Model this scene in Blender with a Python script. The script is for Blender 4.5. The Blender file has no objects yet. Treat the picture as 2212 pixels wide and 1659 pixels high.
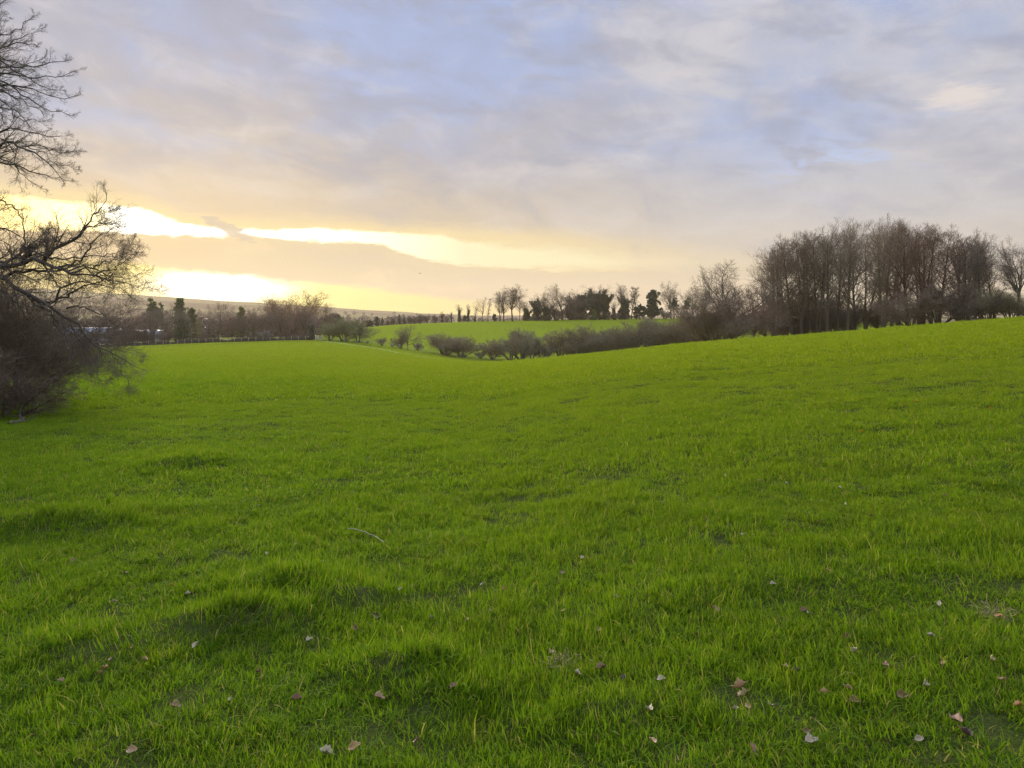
import bpy, math, random
import numpy as np
from mathutils import Vector

S = bpy.context.scene
COL = S.collection
RNG = np.random.default_rng(11)
random.seed(5)
CZ = 1.6            # eye height above the ground the photographer stands on
F, HX, HY = 710.0, 512.0, 318.0
V = 1024.0 / 2212.0

# ------------------------------------------------------------------ helpers
def mesh_np(name, verts, faces, smooth=True, attrs=None):
    """faces: list of (m,4) or (m,3) index arrays"""
    me = bpy.data.meshes.new(name)
    verts = np.ascontiguousarray(verts, dtype=np.float32)
    me.vertices.add(len(verts))
    me.vertices.foreach_set('co', verts.ravel())
    loops, starts, off = [], [], 0
    for f in faces:
        f = np.asarray(f, dtype=np.int32)
        if len(f) == 0:
            continue
        n = f.shape[1]
        starts.append(off + np.arange(len(f), dtype=np.int32) * n)
        loops.append(f.ravel()); off += f.size
    loops = np.concatenate(loops); starts = np.concatenate(starts)
    me.loops.add(len(loops)); me.loops.foreach_set('vertex_index', loops)
    me.polygons.add(len(starts)); me.polygons.foreach_set('loop_start', starts)
    if smooth:
        me.polygons.foreach_set('use_smooth', np.ones(len(starts), dtype=bool))
    for k, arr in (attrs or {}).items():
        a = me.attributes.new(k, 'FLOAT', 'POINT')
        a.data.foreach_set('value', np.asarray(arr, dtype=np.float32))
    me.update(calc_edges=True)
    me.validate()
    return me

def add(name, me, mat=None, parent=None, loc=None):
    o = bpy.data.objects.new(name, me)
    COL.objects.link(o)
    if mat is not None and me is not None and len(me.materials) == 0:
        me.materials.append(mat)
    if parent is not None:
        o.parent = parent
    if loc is not None:
        o.location = loc
    return o

def tag(o, label=None, cat=None, group=None, kind=None):
    if label: o['label'] = label
    if cat: o['category'] = cat
    if group: o['group'] = group
    if kind: o['kind'] = kind
    return o

def fade(t):
    return t * t * t * (t * (t * 6 - 15) + 10)

def vnoise(x, y, seed=0):
    xi = np.floor(x).astype(np.int64); yi = np.floor(y).astype(np.int64)
    xf = fade(x - xi); yf = fade(y - yi)
    def h(a, b):
        n = (a * 374761393 + b * 668265263 + seed * 974634777) & 0xffffffff
        n = ((n ^ (n >> 13)) * 1274126177) & 0xffffffff
        n = (n ^ (n >> 16)) & 0xffffffff
        return n / 4294967295.0
    a = h(xi, yi); b = h(xi + 1, yi); c = h(xi, yi + 1); d = h(xi + 1, yi + 1)
    return (a + (b - a) * xf) * (1 - yf) + (c + (d - c) * xf) * yf

def fbm(x, y, seed=0, octv=4):
    s, amp, tot = 0, 1.0, 0
    for i in range(octv):
        s = s + amp * vnoise(x * 2 ** i, y * 2 ** i, seed + i * 17); tot += amp; amp *= .5
    return s / tot - 0.5

def sstep(a, b, x):
    t = np.clip((x - a) / (b - a), 0, 1)
    return t * t * (3 - 2 * t)

# ------------------------------------------------------------------ terrain
PROF = {
 -250: [(20,424),(60,378),(120,362),(200,354),(260,350),(400,338),(700,325),(1200,311),(2600,282),(3600,296)],
 0:   [(20,416),(60,371),(120,357),(200,351),(260,346.5),(400,337),(700,326),(1200,312),(2600,285.5),(3600,300)],
 100: [(20,413.5),(60,368.5),(120,355),(200,347.5),(260,344),(400,337),(700,327),(1300,312),(2600,291),(3600,305)],
 200: [(20,410.5),(60,366),(120,351.5),(200,343),(260,338),(330,337),(450,339),(800,329),(1400,315),(2700,297.5),(3600,310)],
 316: [(20,409),(60,364),(120,348.5),(200,339.5),(260,336),(350,338),(500,339),(900,329),(1500,318),(2800,306),(3600,314)],
 370: [(20,409),(60,366),(110,353),(190,345),(230,338),(300,324.5),(330,324.5),(500,335),(900,328),(1500,320),(2900,309.5),(3700,316)],
 420: [(20,409),(60,367),(110,358),(185,354.5),(230,341),(300,322.5),(340,322.5),(500,332),(1500,322),(3000,312),(3700,317)],
 463: [(20,409),(60,367),(110,362),(180,361),(225,345),(300,320.8),(340,320.8),(500,330),(1500,323),(3000,314.3),(3700,318)],
 500: [(20,408.7),(60,366.5),(100,362.2),(130,366),(180,364),(225,347),(300,320),(350,320),(500,330),(1500,324),(3000,315.5),(3700,318)],
 579: [(20,396),(50,362),(90,354),(130,361),(180,360.5),(225,345),(300,318.2),(350,318.2),(500,328),(1500,324),(3000,316),(3700,318)],
 694: [(20,381),(40,353),(75,342.4),(110,347),(130,349),(180,352),(230,340),(300,317.5),(350,317.5),(500,326),(3000,316),(3700,318)],
 833: [(20,370),(35,345.5),(70,333.0),(100,336),(130,337),(180,340),(300,322),(500,324),(3000,317),(3700,318)],
 926: [(20,364),(35,339.5),(65,325.2),(100,327.5),(130,329),(180,331),(300,322),(500,324),(3000,318),(3700,318)],
 1024:[(20,357),(30,338.0),(60,316.8),(90,318.5),(120,320),(180,322),(300,322),(500,324),(3000,318),(3700,318)],
 1274:[(20,345),(30,327),(60,305),(100,306),(200,313),(500,320),(3000,318),(3700,318)],
}
LR = np.linspace(math.log(0.5), math.log(4200), 420)
def build_table():
    azs, rows = [], []
    for px in sorted(PROF):
        az = math.atan((px - HX) / F); ca = math.cos(az)
        R = [0.5]; Z = [None]
        for Y, py in PROF[px]:
            R.append(Y / ca); Z.append(CZ - (py - HY) / F * Y)
        s = Z[1] / R[1]
        Z[0] = s * 0.5
        Rg = np.exp(LR)
        z = np.interp(Rg, R, Z)
        z[Rg < R[1]] = s * Rg[Rg < R[1]]
        azs.append(az); rows.append(z)
    T = np.array(rows)
    k = np.exp(-0.5 * (np.arange(-12, 13) / 4.0) ** 2); k /= k.sum()
    Tp = np.pad(T, ((0, 0), (12, 12)), mode='edge')
    T = np.array([np.convolve(r, k, mode='valid') for r in Tp])
    # resample in azimuth and smooth a little
    ag = np.linspace(azs[0], azs[-1], 360)
    T2 = np.array([np.interp(ag, azs, T[:, j]) for j in range(T.shape[1])]).T
    k2 = np.exp(-0.5 * (np.arange(-14, 15) / 6.0) ** 2); k2 /= k2.sum()
    Tq = np.pad(T2, ((14, 14), (0, 0)), mode='edge')
    T2 = np.array([np.convolve(Tq[:, j], k2, mode='valid') for j in range(Tq.shape[1])]).T
    return ag, T2
AG, TAB = build_table()

def base_z(X, Y):
    X = np.asarray(X, float); Y = np.asarray(Y, float)
    R = np.maximum(np.hypot(X, Y), 0.5001); az = np.arctan2(X, Y)
    # behind the viewer mirror the azimuth so that the sheet closes without a step
    az = np.where(np.abs(az) > math.pi / 2, np.sign(az) * math.pi - az, az)
    fa = np.clip((az - AG[0]) / (AG[1] - AG[0]), 0, len(AG) - 1.001)
    fr = np.clip((np.log(R) - LR[0]) / (LR[1] - LR[0]), 0, len(LR) - 1.001)
    i = fa.astype(int); j = fr.astype(int); u = fa - i; v = fr - j
    z = (TAB[i, j] * (1 - u) + TAB[i + 1, j] * u) * (1 - v) + (TAB[i, j + 1] * (1 - u) + TAB[i + 1, j + 1] * u) * v
    return z * sstep(0.3, 3.0, R)

def pix(px, py, Y):
    return np.array([(px - HX) / F * Y, Y, CZ - (py - HY) / F * Y])

HUM = []   # tussocks that show in the photograph: x, y, half length, half depth, height
def bumps(X, Y):
    R = np.hypot(X, Y)
    near = 1 - sstep(22, 45, R)
    z = near * (0.055 * fbm(X / 1.2, Y / .9, 3, 3) + 0.05 * fbm(X / .4, Y / .4, 9, 2))
    mid = sstep(8, 20, R) * (1 - sstep(260, 420, R))
    z = z + mid * (0.085 * fbm(X / 3.0, Y / 2.2, 21, 3) + 0.13 * fbm(X / 11, Y / 9, 22, 2))
    far = sstep(500, 900, R) * 1.0
    z = z + far * (14 * fbm(X / 260, Y / 200, 31, 4))
    for hx, hy, a, b, h in HUM:
        z = z + h * np.exp(-((X - hx) / a) ** 2 - ((Y - hy) / b) ** 2)
    return z

def ground_z(X, Y):
    return base_z(X, Y) + bumps(np.asarray(X, float), np.asarray(Y, float))

def hit(px, py, y0=1.5, y1=420):
    """ground point seen at a photograph position"""
    Ys = np.exp(np.linspace(math.log(y0), math.log(y1), 2500))
    X = (px - HX) / F * Ys; Z = CZ - (py - HY) / F * Ys
    g = ground_z(X, Ys)
    k = np.argmax(Z < g)
    return float(X[k]), float(Ys[k]), float(g[k])

_h = []
for vx, vy, a, b, h in [(640,1275,.42,.16,.13),(760,1300,.35,.16,.10),(500,1345,.40,.16,.12),(110,1140,1.0,.28,.14),(880,1450,.30,.13,.10),
                        (1010,1500,.35,.12,.06),(430,1005,.8,.3,.14),(1300,1545,.3,.1,.05),(1800,1250,.5,.25,.03),(300,1110,.9,.3,.08),(1500,1290,.5,.2,.03),
                        (2050,1170,.7,.35,.03),(1700,1130,.7,.3,.03),(150,1400,.5,.2,.05)]:
    x, y, z = hit(vx * V, vy * V)
    _h.append((x, y, a, b, h))
HUM.extend(_h)

# ------------------------------------------------------------------ materials
def new_mat(name):
    m = bpy.data.materials.new(name); m.use_nodes = True
    nt = m.node_tree; nt.nodes.clear()
    out = nt.nodes.new('ShaderNodeOutputMaterial')
    return m, nt, out

class G:
    """tiny node-building helper"""
    def __init__(s, nt): s.nt = nt
    def n(s, t, **kw):
        nd = s.nt.nodes.new(t)
        for k, v in kw.items(): setattr(nd, k, v)
        return nd
    def put(s, sock, v):
        if isinstance(v, bpy.types.NodeSocket): s.nt.links.new(v, sock)
        elif v is not None: sock.default_value = v
    def m(s, op, a, b=None, c=None, clamp=False):
        nd = s.n('ShaderNodeMath', operation=op); nd.use_clamp = clamp
        for i, v in enumerate((a, b, c)):
            if v is not None: s.put(nd.inputs[i], v)
        return nd.outputs[0]
    def step(s, a, b, x):
        nd = s.n('ShaderNodeMapRange', interpolation_type='SMOOTHSTEP')
        s.put(nd.inputs['Value'], x); s.put(nd.inputs['From Min'], a); s.put(nd.inputs['From Max'], b)
        nd.inputs['To Min'].default_value = 0; nd.inputs['To Max'].default_value = 1
        return nd.outputs[0]
    def lin(s, x, a, b, c, d):
        nd = s.n('ShaderNodeMapRange')
        s.put(nd.inputs['Value'], x)
        for k, v in (('From Min', a), ('From Max', b), ('To Min', c), ('To Max', d)): s.put(nd.inputs[k], v)
        return nd.outputs[0]
    def mix(s, f, a, b, blend='MIX'):
        nd = s.n('ShaderNodeMix', data_type='RGBA', blend_type=blend)
        s.put(nd.inputs[0], f)
        for i, v in ((6, a), (7, b)):
            if isinstance(v, tuple): v = (*v[:3], 1)
            s.put(nd.inputs[i], v)
        return nd.outputs[2]
    def noise(s, vec, scale, detail=3, rough=.55, dist=0.0):
        nd = s.n('ShaderNodeTexNoise')
        if vec is not None: s.put(nd.inputs['Vector'], vec)
        nd.inputs['Scale'].default_value = scale; nd.inputs['Detail'].default_value = detail
        nd.inputs['Roughness'].default_value = rough; nd.inputs['Distortion'].default_value = dist
        return nd.outputs[0]
    def xyz(s, x, y, z):
        nd = s.n('ShaderNodeCombineXYZ')
        for i, v in enumerate((x, y, z)): s.put(nd.inputs[i], v)
        return nd.outputs[0]
    def ramp(s, x, stops):
        nd = s.n('ShaderNodeValToRGB'); s.put(nd.inputs[0], x)
        el = nd.color_ramp.elements
        while len(el) < len(stops): el.new(0.5)
        for e, (p, c) in zip(el, stops): e.position = p; e.color = (*c, 1)
        return nd.outputs[0]
    def curve(s, x, pts):
        nd = s.n('ShaderNodeFloatCurve'); s.put(nd.inputs['Value'], x)
        c = nd.mapping.curves[0]
        for p in pts[1:-1]: c.points.new(*p)
        c.points[0].location = pts[0]; c.points[-1].location = pts[-1]
        for p, q in zip(c.points, sorted(pts)): p.location = q
        nd.mapping.update()
        return nd.outputs[0]

def lin3(c):
    return tuple((x / 255 / 12.92) if x / 255 <= .04045 else ((x / 255 + .055) / 1.055) ** 2.4 for x in c)

def bark_mat(name, dark, light, scale=3.0):
    m, nt, out = new_mat(name); g = G(nt)
    p = g.n('ShaderNodeBsdfPrincipled'); p.inputs['Roughness'].default_value = .9
    p.inputs['Specular IOR Level'].default_value = .15
    pos = g.n('ShaderNodeNewGeometry').outputs['Position']
    oi = g.n('ShaderNodeObjectInfo')
    c = g.mix(g.noise(pos, scale, 4, .6), dark, light)
    c = g.mix(1.0, c, oi.outputs['Color'], 'MULTIPLY')
    g.put(p.inputs['Base Color'], c)
    nt.links.new(p.outputs[0], out.inputs[0])
    return m

def leaf_mat(name, a, b, scale=1.2, trans=.25):
    m, nt, out = new_mat(name); g = G(nt)
    p = g.n('ShaderNodeBsdfPrincipled'); p.inputs['Roughness'].default_value = .55
    p.inputs['Specular IOR Level'].default_value = .3
    t = g.n('ShaderNodeBsdfTranslucent')
    pos = g.n('ShaderNodeNewGeometry').outputs['Position']
    oi = g.n('ShaderNodeObjectInfo')
    c = g.mix(g.step(.35, .65, g.noise(pos, scale, 4, .65)), a, b)
    c = g.mix(1.0, c, oi.outputs['Color'], 'MULTIPLY')
    g.put(p.inputs['Base Color'], c); g.put(t.inputs[0], c)
    mx = g.n('ShaderNodeMixShader'); mx.inputs[0].default_value = trans
    nt.links.new(p.outputs[0], mx.inputs[1]); nt.links.new(t.outputs[0], mx.inputs[2])
    nt.links.new(mx.outputs[0], out.inputs[0])
    return m

def plain_mat(name, col, rough=.7, var=.25, scale=4.0, spec=.3):
    m, nt, out = new_mat(name); g = G(nt)
    p = g.n('ShaderNodeBsdfPrincipled'); p.inputs['Roughness'].default_value = rough
    p.inputs['Specular IOR Level'].default_value = spec
    pos = g.n('ShaderNodeNewGeometry').outputs['Position']
    d = tuple(x * (1 - var) for x in col); l = tuple(min(1, x * (1 + var)) for x in col)
    g.put(p.inputs['Base Color'], g.mix(g.noise(pos, scale, 5, .6), d, l))
    nt.links.new(p.outputs[0], out.inputs[0])
    return m

BARK = bark_mat('bark', (.052, .044, .036), (.125, .105, .085))
TWIG = bark_mat('twigs', (.112, .090, .072), (.208, .169, .137), .6)
IVY = leaf_mat('ivy_leaves', (.042, .060, .03), (.09, .112, .052))
EVER = leaf_mat('evergreen_leaves', (.048, .066, .032), (.10, .122, .055))
BLOSSOM = leaf_mat('blossom', (.42, .42, .38), (.62, .62, .56))
POSTM = plain_mat('weathered_wood', (.33, .295, .245), .9)
WIREM = plain_mat('fence_wire', (.2, .2, .2), .5)

def grass_colour(g, pos):
    """the pasture's own colours: yellow-green and darker lush patches, a few straw ones, plus painted backlight up the slope"""
    n1 = g.step(.35, .68, g.noise(pos, .16, 4, .6))
    n2 = g.step(.38, .66, g.noise(pos, .9, 4, .6))
    n3 = g.step(.56, .74, g.noise(pos, 2.3, 3, .6))
    c = g.mix(n1, GR_A, GR_B)
    c = g.mix(g.m('MULTIPLY', n2, .8), c, GR_C)
    c = g.mix(g.m('MULTIPLY', n3, .5), c, GR_D)
    c = g.mix(g.m('MULTIPLY', g.step(.54, .70, g.noise(pos, .42, 5, .7)), .35), c, (.135, .155, .022))
    c = g.mix(g.m('MULTIPLY', g.step(.60, .72, g.noise(pos, 5.5, 4, .7)), .55), c, (.20, .165, .045))
    # backlight painted into the sward colour: brighter and yellower up the open slope
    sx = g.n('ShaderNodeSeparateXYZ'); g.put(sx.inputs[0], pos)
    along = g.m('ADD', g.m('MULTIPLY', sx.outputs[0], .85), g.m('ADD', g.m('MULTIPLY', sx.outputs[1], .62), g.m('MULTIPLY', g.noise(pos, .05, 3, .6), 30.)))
    dry = g.step(-4, 52, along)  # factor of the painted backlight, rising up the slope and to the right
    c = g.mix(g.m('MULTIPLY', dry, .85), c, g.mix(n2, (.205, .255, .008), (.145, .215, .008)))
    return c, dry
GR_A = (.042, .172, .006)
GR_B = (.076, .205, .006)
GR_C = (.024, .105, .005)
GR_D = (.20, .21, .015)

def field_mat():
    m, nt, out = new_mat('pasture'); g = G(nt)
    pos = g.n('ShaderNodeNewGeometry').outputs['Position']
    p = g.n('ShaderNodeBsdfPrincipled'); p.inputs['Roughness'].default_value = .85
    p.inputs['Specular IOR Level'].default_value = .0
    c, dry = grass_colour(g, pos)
    # fine sward grain: blade tips, thatch and gaps between tussocks
    n = g.noise(pos, 9, 5, .75)
    c = g.mix(g.step(.50, .72, n), c, (.060, .125, .008))
    c = g.mix(g.m('MULTIPLY', g.step(.62, .8, g.noise(pos, 3.1, 4, .7)), .5), c, (.19, .20, .03))
    sx = g.n('ShaderNodeSeparateXYZ'); g.put(sx.inputs[0], pos)
    r = g.m('SQRT', g.m('ADD', g.m('POWER', sx.outputs[0], 2), g.m('POWER', sx.outputs[1], 2)))
    c = g.mix(1.0, c, (1.12, 1.02, 1.5), 'MULTIPLY')
    soil = g.mix(g.noise(pos, 30, 4, .7), (.03, .035, .012), (.075, .10, .02))
    c = g.mix(g.step(14, 45, r), soil, c)
    g.put(p.inputs['Base Color'], c)
    b = g.n('ShaderNodeBump'); b.inputs['Strength'].default_value = .9; b.inputs['Distance'].default_value = .25
    g.put(b.inputs['Height'], g.noise(pos, 2.2, 6, .7)); nt.links.new(b.outputs[0], p.inputs['Normal'])
    nt.links.new(p.outputs[0], out.inputs[0])
    return m

def hills_mat():
    m, nt, out = new_mat('far_country'); g = G(nt)
    pos = g.n('ShaderNodeNewGeometry').outputs['Position']
    p = g.n('ShaderNodeBsdfPrincipled'); p.inputs['Roughness'].default_value = .95
    p.inputs['Specular IOR Level'].default_value = .0
    sx = g.n('ShaderNodeSeparateXYZ'); g.put(sx.inputs[0], pos)
    r = g.m('SQRT', g.m('ADD', g.m('POWER', sx.outputs[0], 2), g.m('POWER', sx.outputs[1], 2)))
    v = g.n('ShaderNodeTexVoronoi'); v.inputs['Scale'].default_value = .0035; g.put(v.inputs['Vector'], pos)
    wood = g.mix(g.noise(pos, .05, 5, .7), (.09, .066, .042), (.20, .145, .09))
    fld = g.mix(g.noise(pos, .006, 3, .6), (.17, .17, .06), (.28, .21, .12))
    sep = g.n('ShaderNodeSeparateColor'); g.put(sep.inputs[0], v.outputs['Color'])
    far = g.mix(g.step(.45, .55, sep.outputs[0]), wood, fld)
    near = g.mix(g.step(.4, .6, g.noise(pos, .2, 4, .6)), (.10, .17, .02), (.15, .19, .04))
    near = g.mix(1.0, near, (1.3, 1.05, 1.0), 'MULTIPLY'); c = g.mix(g.step(330, 420, r), near, far)
    g.put(p.inputs['Base Color'], c)
    b = g.n('ShaderNodeBump'); b.inputs['Strength'].default_value = 1; b.inputs['Distance'].default_value = 6
    g.put(b.inputs['Height'], g.noise(pos, .06, 6, .7)); nt.links.new(b.outputs[0], p.inputs['Normal'])
    nt.links.new(p.outputs[0], out.inputs[0])
    return m

# ------------------------------------------------------------------ ground sheets (one polar grid, three regions)
FENCE_PX = [-250, 0, 100, 200, 316, 370, 420, 463, 500, 579, 694, 833, 926, 1024, 1274]
FENCE_Y = [200, 200, 200, 200, 200, 190, 185, 180, 178, 176, 165, 150, 150, 150, 150]
def fence_Y(px): return float(np.interp(px, FENCE_PX, FENCE_Y))
def build_ground():
    front = np.radians(np.linspace(-46, 46, 300))
    back = np.radians(np.concatenate([np.linspace(46, 314, 90)[1:-1]]))
    az = np.concatenate([front, back]); na = len(az)
    rr = np.concatenate([[0.25], np.exp(np.linspace(math.log(.5), math.log(4100), 470))])
    A, R = np.meshgrid(az, rr)          # (nr, na)
    X = np.sin(A) * R; Y = np.cos(A) * R
    Z = ground_z(X, Y)
    verts = np.stack([X, Y, Z], -1).reshape(-1, 3)
    i = np.arange(len(rr) - 1)[:, None]; j = np.arange(na)[None, :]; jn = (j + 1) % na
    q = np.stack([i * na + j, i * na + jn, (i + 1) * na + jn, (i + 1) * na + j], -1).reshape(-1, 4)
    # region of each face
    aw = np.where(np.abs(np.arctan2(np.sin(az), np.cos(az))) > 1.4, 1.4, np.arctan2(np.sin(az), np.cos(az)))
    px = HX + F * np.tan(np.clip(aw, -1.2, 1.2))
    rf = np.interp(px, FENCE_PX, FENCE_Y) / np.cos(np.clip(aw, -1.0, 1.0))
    rf = np.clip(rf, 0, 330)
    ridge = np.where((px > 318), 345 / np.cos(np.clip(aw, -1, 1)), 0)
    rm = (rr[:-1] + rr[1:]) / 2
    reg = np.full((len(rr) - 1, na), 2)
    reg[rm[:, None] < np.maximum(ridge, 0)[None, :]] = 1
    reg[rm[:, None] < rf[None, :]] = 0
    reg = reg.ravel()
    fm, hm = field_mat(), hills_mat()
    for k, nm, mt in ((0, 'field', fm), (1, 'upper_field', fm), (2, 'hills', hm)):
        f = q[reg == k]
        used, inv = np.unique(f, return_inverse=True)
        vv = verts[used]; ff = inv.reshape(-1, 4)
        o = add(nm, mesh_np(nm, vv, [ff]), mt); tag(o, kind='structure')
    c = add('ground', mesh_np('ground', np.vstack([[[0, 0, float(ground_z(0.0, 0.0))]], verts[:na]]),
            [np.stack([np.zeros(na, int), 1 + np.arange(na), 1 + (np.arange(na) + 1) % na], -1)]), fm)
    tag(c, kind='structure')
build_ground()

# ------------------------------------------------------------------ grass
def make_tuft(seed, nb, rad, hmin, hmax, w, lean):
    r = np.random.default_rng(seed)
    K = 4
    ang = r.random(nb) * 6.283; rr = rad * np.sqrt(r.random(nb))
    bx, by = rr * np.cos(ang), rr * np.sin(ang)
    L = hmin + (hmax - hmin) * r.random(nb) ** 1.3
    th = ang + r.normal(0, .9, nb)
    ln = np.abs(r.normal(0, lean, nb)) + .12 + .5 * rr / rad * r.random(nb)
    long_ = r.random(nb) < .10
    ln[long_] += .75; L[long_] *= 1.9
    d = np.stack([np.cos(th), np.sin(th)], -1)
    side = np.stack([-d[:, 1], d[:, 0]], -1)
    tw = r.normal(0, .6, nb)
    pts = np.zeros((nb, K, 2, 3)); tip = np.zeros((nb, K, 2)); bl = np.zeros((nb, K, 2))
    rnd = r.random(nb)
    x, y, z = bx.copy(), by.copy(), np.full(nb, -.01)
    for k in range(K):
        t = k / (K - 1)
        hw = (w * (1 - t ** 2.2) * .5 + .0003) * (.7 + .6 * rnd)
        sx = side[:, 0] * np.cos(tw * t) + d[:, 0] * np.sin(tw * t)
        sy = side[:, 1] * np.cos(tw * t) + d[:, 1] * np.sin(tw * t)
        for s in (0, 1):
            sg = (s * 2 - 1) * hw
            pts[:, k, s, 0] = x + sx * sg; pts[:, k, s, 1] = y + sy * sg; pts[:, k, s, 2] = z
        tip[:, k, :] = t; bl[:, k, :] = rnd[:, None]
        a = ln * (0.35 + 1.1 * t)
        x = x + d[:, 0] * np.sin(a) * L / (K - 1); y = y + d[:, 1] * np.sin(a) * L / (K - 1); z = z + np.cos(a) * L / (K - 1)
    b = (np.arange(nb) * K * 2)[:, None]; k = (np.arange(K - 1) * 2)[None, :]
    q = np.stack([b + k, b + k + 1, b + k + 3, b + k + 2], -1).reshape(-1, 4)
    return mesh_np('grass_tuft', pts.reshape(-1, 3), [q], True, {'tip': tip.ravel(), 'blade': bl.ravel()})

def grass_mat():
    m, nt, out = new_mat('grass_blades'); g = G(nt)
    pos = g.n('ShaderNodeNewGeometry').outputs['Position']
    at = g.n('ShaderNodeAttribute', attribute_name='tip').outputs['Fac']
    ab = g.n('ShaderNodeAttribute', attribute_name='blade').outputs['Fac']
    rn = g.n('ShaderNodeObjectInfo').outputs['Random']
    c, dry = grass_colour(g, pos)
    v = g.m('FRACT', g.m('ADD', g.m('MULTIPLY', ab, 7.3), g.m('MULTIPLY', rn, 3.7)))
    c = g.mix(g.m('MULTIPLY', g.step(.5, 1.0, v), .45), c, (.22, .33, .03))
    c = g.mix(g.m('MULTIPLY', g.step(.45, .0, v), .45), c, (.06, .15, .014))
    c = g.mix(g.step(.925, .945, v), c, (.36, .29, .08))
    c = g.mix(g.m('MULTIPLY', g.step(.4, 1, at), .5), c, g.mix(dry, (.20, .27, .008), (.36, .39, .014)))  # blade tips brightened by the same painted backlight
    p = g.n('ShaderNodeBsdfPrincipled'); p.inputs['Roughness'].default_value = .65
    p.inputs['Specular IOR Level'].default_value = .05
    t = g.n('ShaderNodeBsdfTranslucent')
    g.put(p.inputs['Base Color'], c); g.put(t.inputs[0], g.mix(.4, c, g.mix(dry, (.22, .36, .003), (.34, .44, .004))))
    mx = g.n('ShaderNodeMixShader'); mx.inputs[0].default_value = .5
    nt.links.new(p.outputs[0], mx.inputs[1]); nt.links.new(t.outputs[0], mx.inputs[2])
    nt.links.new(mx.outputs[0], out.inputs[0])
    return m

def build_grass():
    gm = grass_mat()
    def coll(name, specs):
        c = bpy.data.collections.new(name)
        for i, sp in enumerate(specs):
            me = make_tuft(*sp); me.materials.append(gm)
            c.objects.link(bpy.data.objects.new('%s_%02d' % (name, i), me))
        return c
    near = coll('near_tufts', [(40 + i, 46, .085, .018, .074, .0038, .55) for i in range(9)])
    mid = coll('mid_tufts', [(60 + i, 64, .17, .02, .068, .0062, .55) for i in range(6)])
    far = coll('far_tufts', [(80 + i, 66, .42, .035, .095, .02, .5) for i in range(5)])
    def scatter(name, c, bands, scl):
        P, Sc, Ro, Va = [], [], [], []
        for r0, r1, dens in bands:
            amax = math.radians(85 if r0 < 4 else 68 if r0 < 8 else 56 if r0 < 14 else 50 if r0 < 24 else 45)
            n = int(dens * amax * (r1 * r1 - r0 * r0))
            R = np.sqrt(r0 * r0 + (r1 * r1 - r0 * r0) * RNG.random(n)); A = (RNG.random(n) * 2 - 1) * amax
            X, Y = np.sin(A) * R, np.cos(A) * R
            # thin and trodden places, and longer growth on the tussocks
            th = fbm(X / .5, Y / .5, 77, 3)
            keep = RNG.random(n) < np.clip(1.0 + 4.0 * (th + .07), .18, 1)
            X, Y, th = X[keep], Y[keep], th[keep]
            Z = ground_z(X, Y)
            lush = np.clip(.95 + 1.3 * fbm(X / .8, Y / .8, 55, 3) + .5 * fbm(X / 3, Y / 3, 56, 2), .5, 1.35)
            for hx, hy, a, b, h in HUM:
                lush = lush + 5.0 * h * np.exp(-((X - hx) / a) ** 2 - ((Y - hy) / b) ** 2)
            if r1 > 130:
                ok = Y < np.interp(HX + F * X / Y, FENCE_PX, FENCE_Y) - 2
                X, Y, Z, lush = X[ok], Y[ok], Z[ok], lush[ok]
            sc = scl * (.75 + .5 * RNG.random(len(X)))
            P.append(np.stack([X, Y, Z], -1)); Sc.append(np.stack([sc, sc, sc * lush], -1))
            Ro.append(np.stack([RNG.normal(0, .22, len(X)), RNG.normal(0, .22, len(X)), RNG.random(len(X)) * 6.283], -1))
        P, Sc, Ro = (np.concatenate(a) for a in (P, Sc, Ro))
        me = bpy.data.meshes.new(name); me.vertices.add(len(P)); me.vertices.foreach_set('co', P.astype(np.float32).ravel())
        for nm, arr in (('scl', Sc), ('rot', Ro)):
            a = me.attributes.new(nm, 'FLOAT_VECTOR', 'POINT'); a.data.foreach_set('vector', arr.astype(np.float32).ravel())
        me.update()
        o = add(name, me, None); me.materials.append(gm)
        ng = bpy.data.node_groups.new(name, 'GeometryNodeTree')
        ng.interface.new_socket('Geometry', in_out='INPUT', socket_type='NodeSocketGeometry')
        ng.interface.new_socket('Geometry', in_out='OUTPUT', socket_type='NodeSocketGeometry')
        gi, go = ng.nodes.new('NodeGroupInput'), ng.nodes.new('NodeGroupOutput')
        ip = ng.nodes.new('GeometryNodeInstanceOnPoints'); ci = ng.nodes.new('GeometryNodeCollectionInfo')
        ci.inputs['Collection'].default_value = c; ci.inputs['Separate Children'].default_value = True; ci.inputs['Reset Children'].default_value = True
        ip.inputs['Pick Instance'].default_value = True
        def attr(nm):
            a = ng.nodes.new('GeometryNodeInputNamedAttribute'); a.data_type = 'FLOAT_VECTOR'; a.inputs['Name'].default_value = nm
            return a.outputs['Attribute']
        er = ng.nodes.new('FunctionNodeEulerToRotation')
        L = ng.links.new
        L(gi.outputs[0], ip.inputs['Points']); L(ci.outputs[0], ip.inputs['Instance'])
        L(attr('rot'), er.inputs[0]); L(er.outputs[0], ip.inputs['Rotation']); L(attr('scl'), ip.inputs['Scale'])
        L(ip.outputs[0], go.inputs[0])
        md = o.modifiers.new('scatter', 'NODES'); md.node_group = ng
        tag(o, kind='stuff')
        print(name, len(P))
    scatter('grass', near, [(1.3, 4, 420), (4, 8, 330)], 1.0)
    scatter('grass', mid, [(8, 14, 110), (14, 24, 65)], 1.0)
    scatter('grass', far, [(24, 45, 13), (45, 80, 7), (80, 125, 3.0), (125, 196, 1.6)], 1.0)
build_grass()

# ------------------------------------------------------------------ branching
def unit(a): return a / np.maximum(np.linalg.norm(a, axis=-1, keepdims=True), 1e-9)

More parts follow.
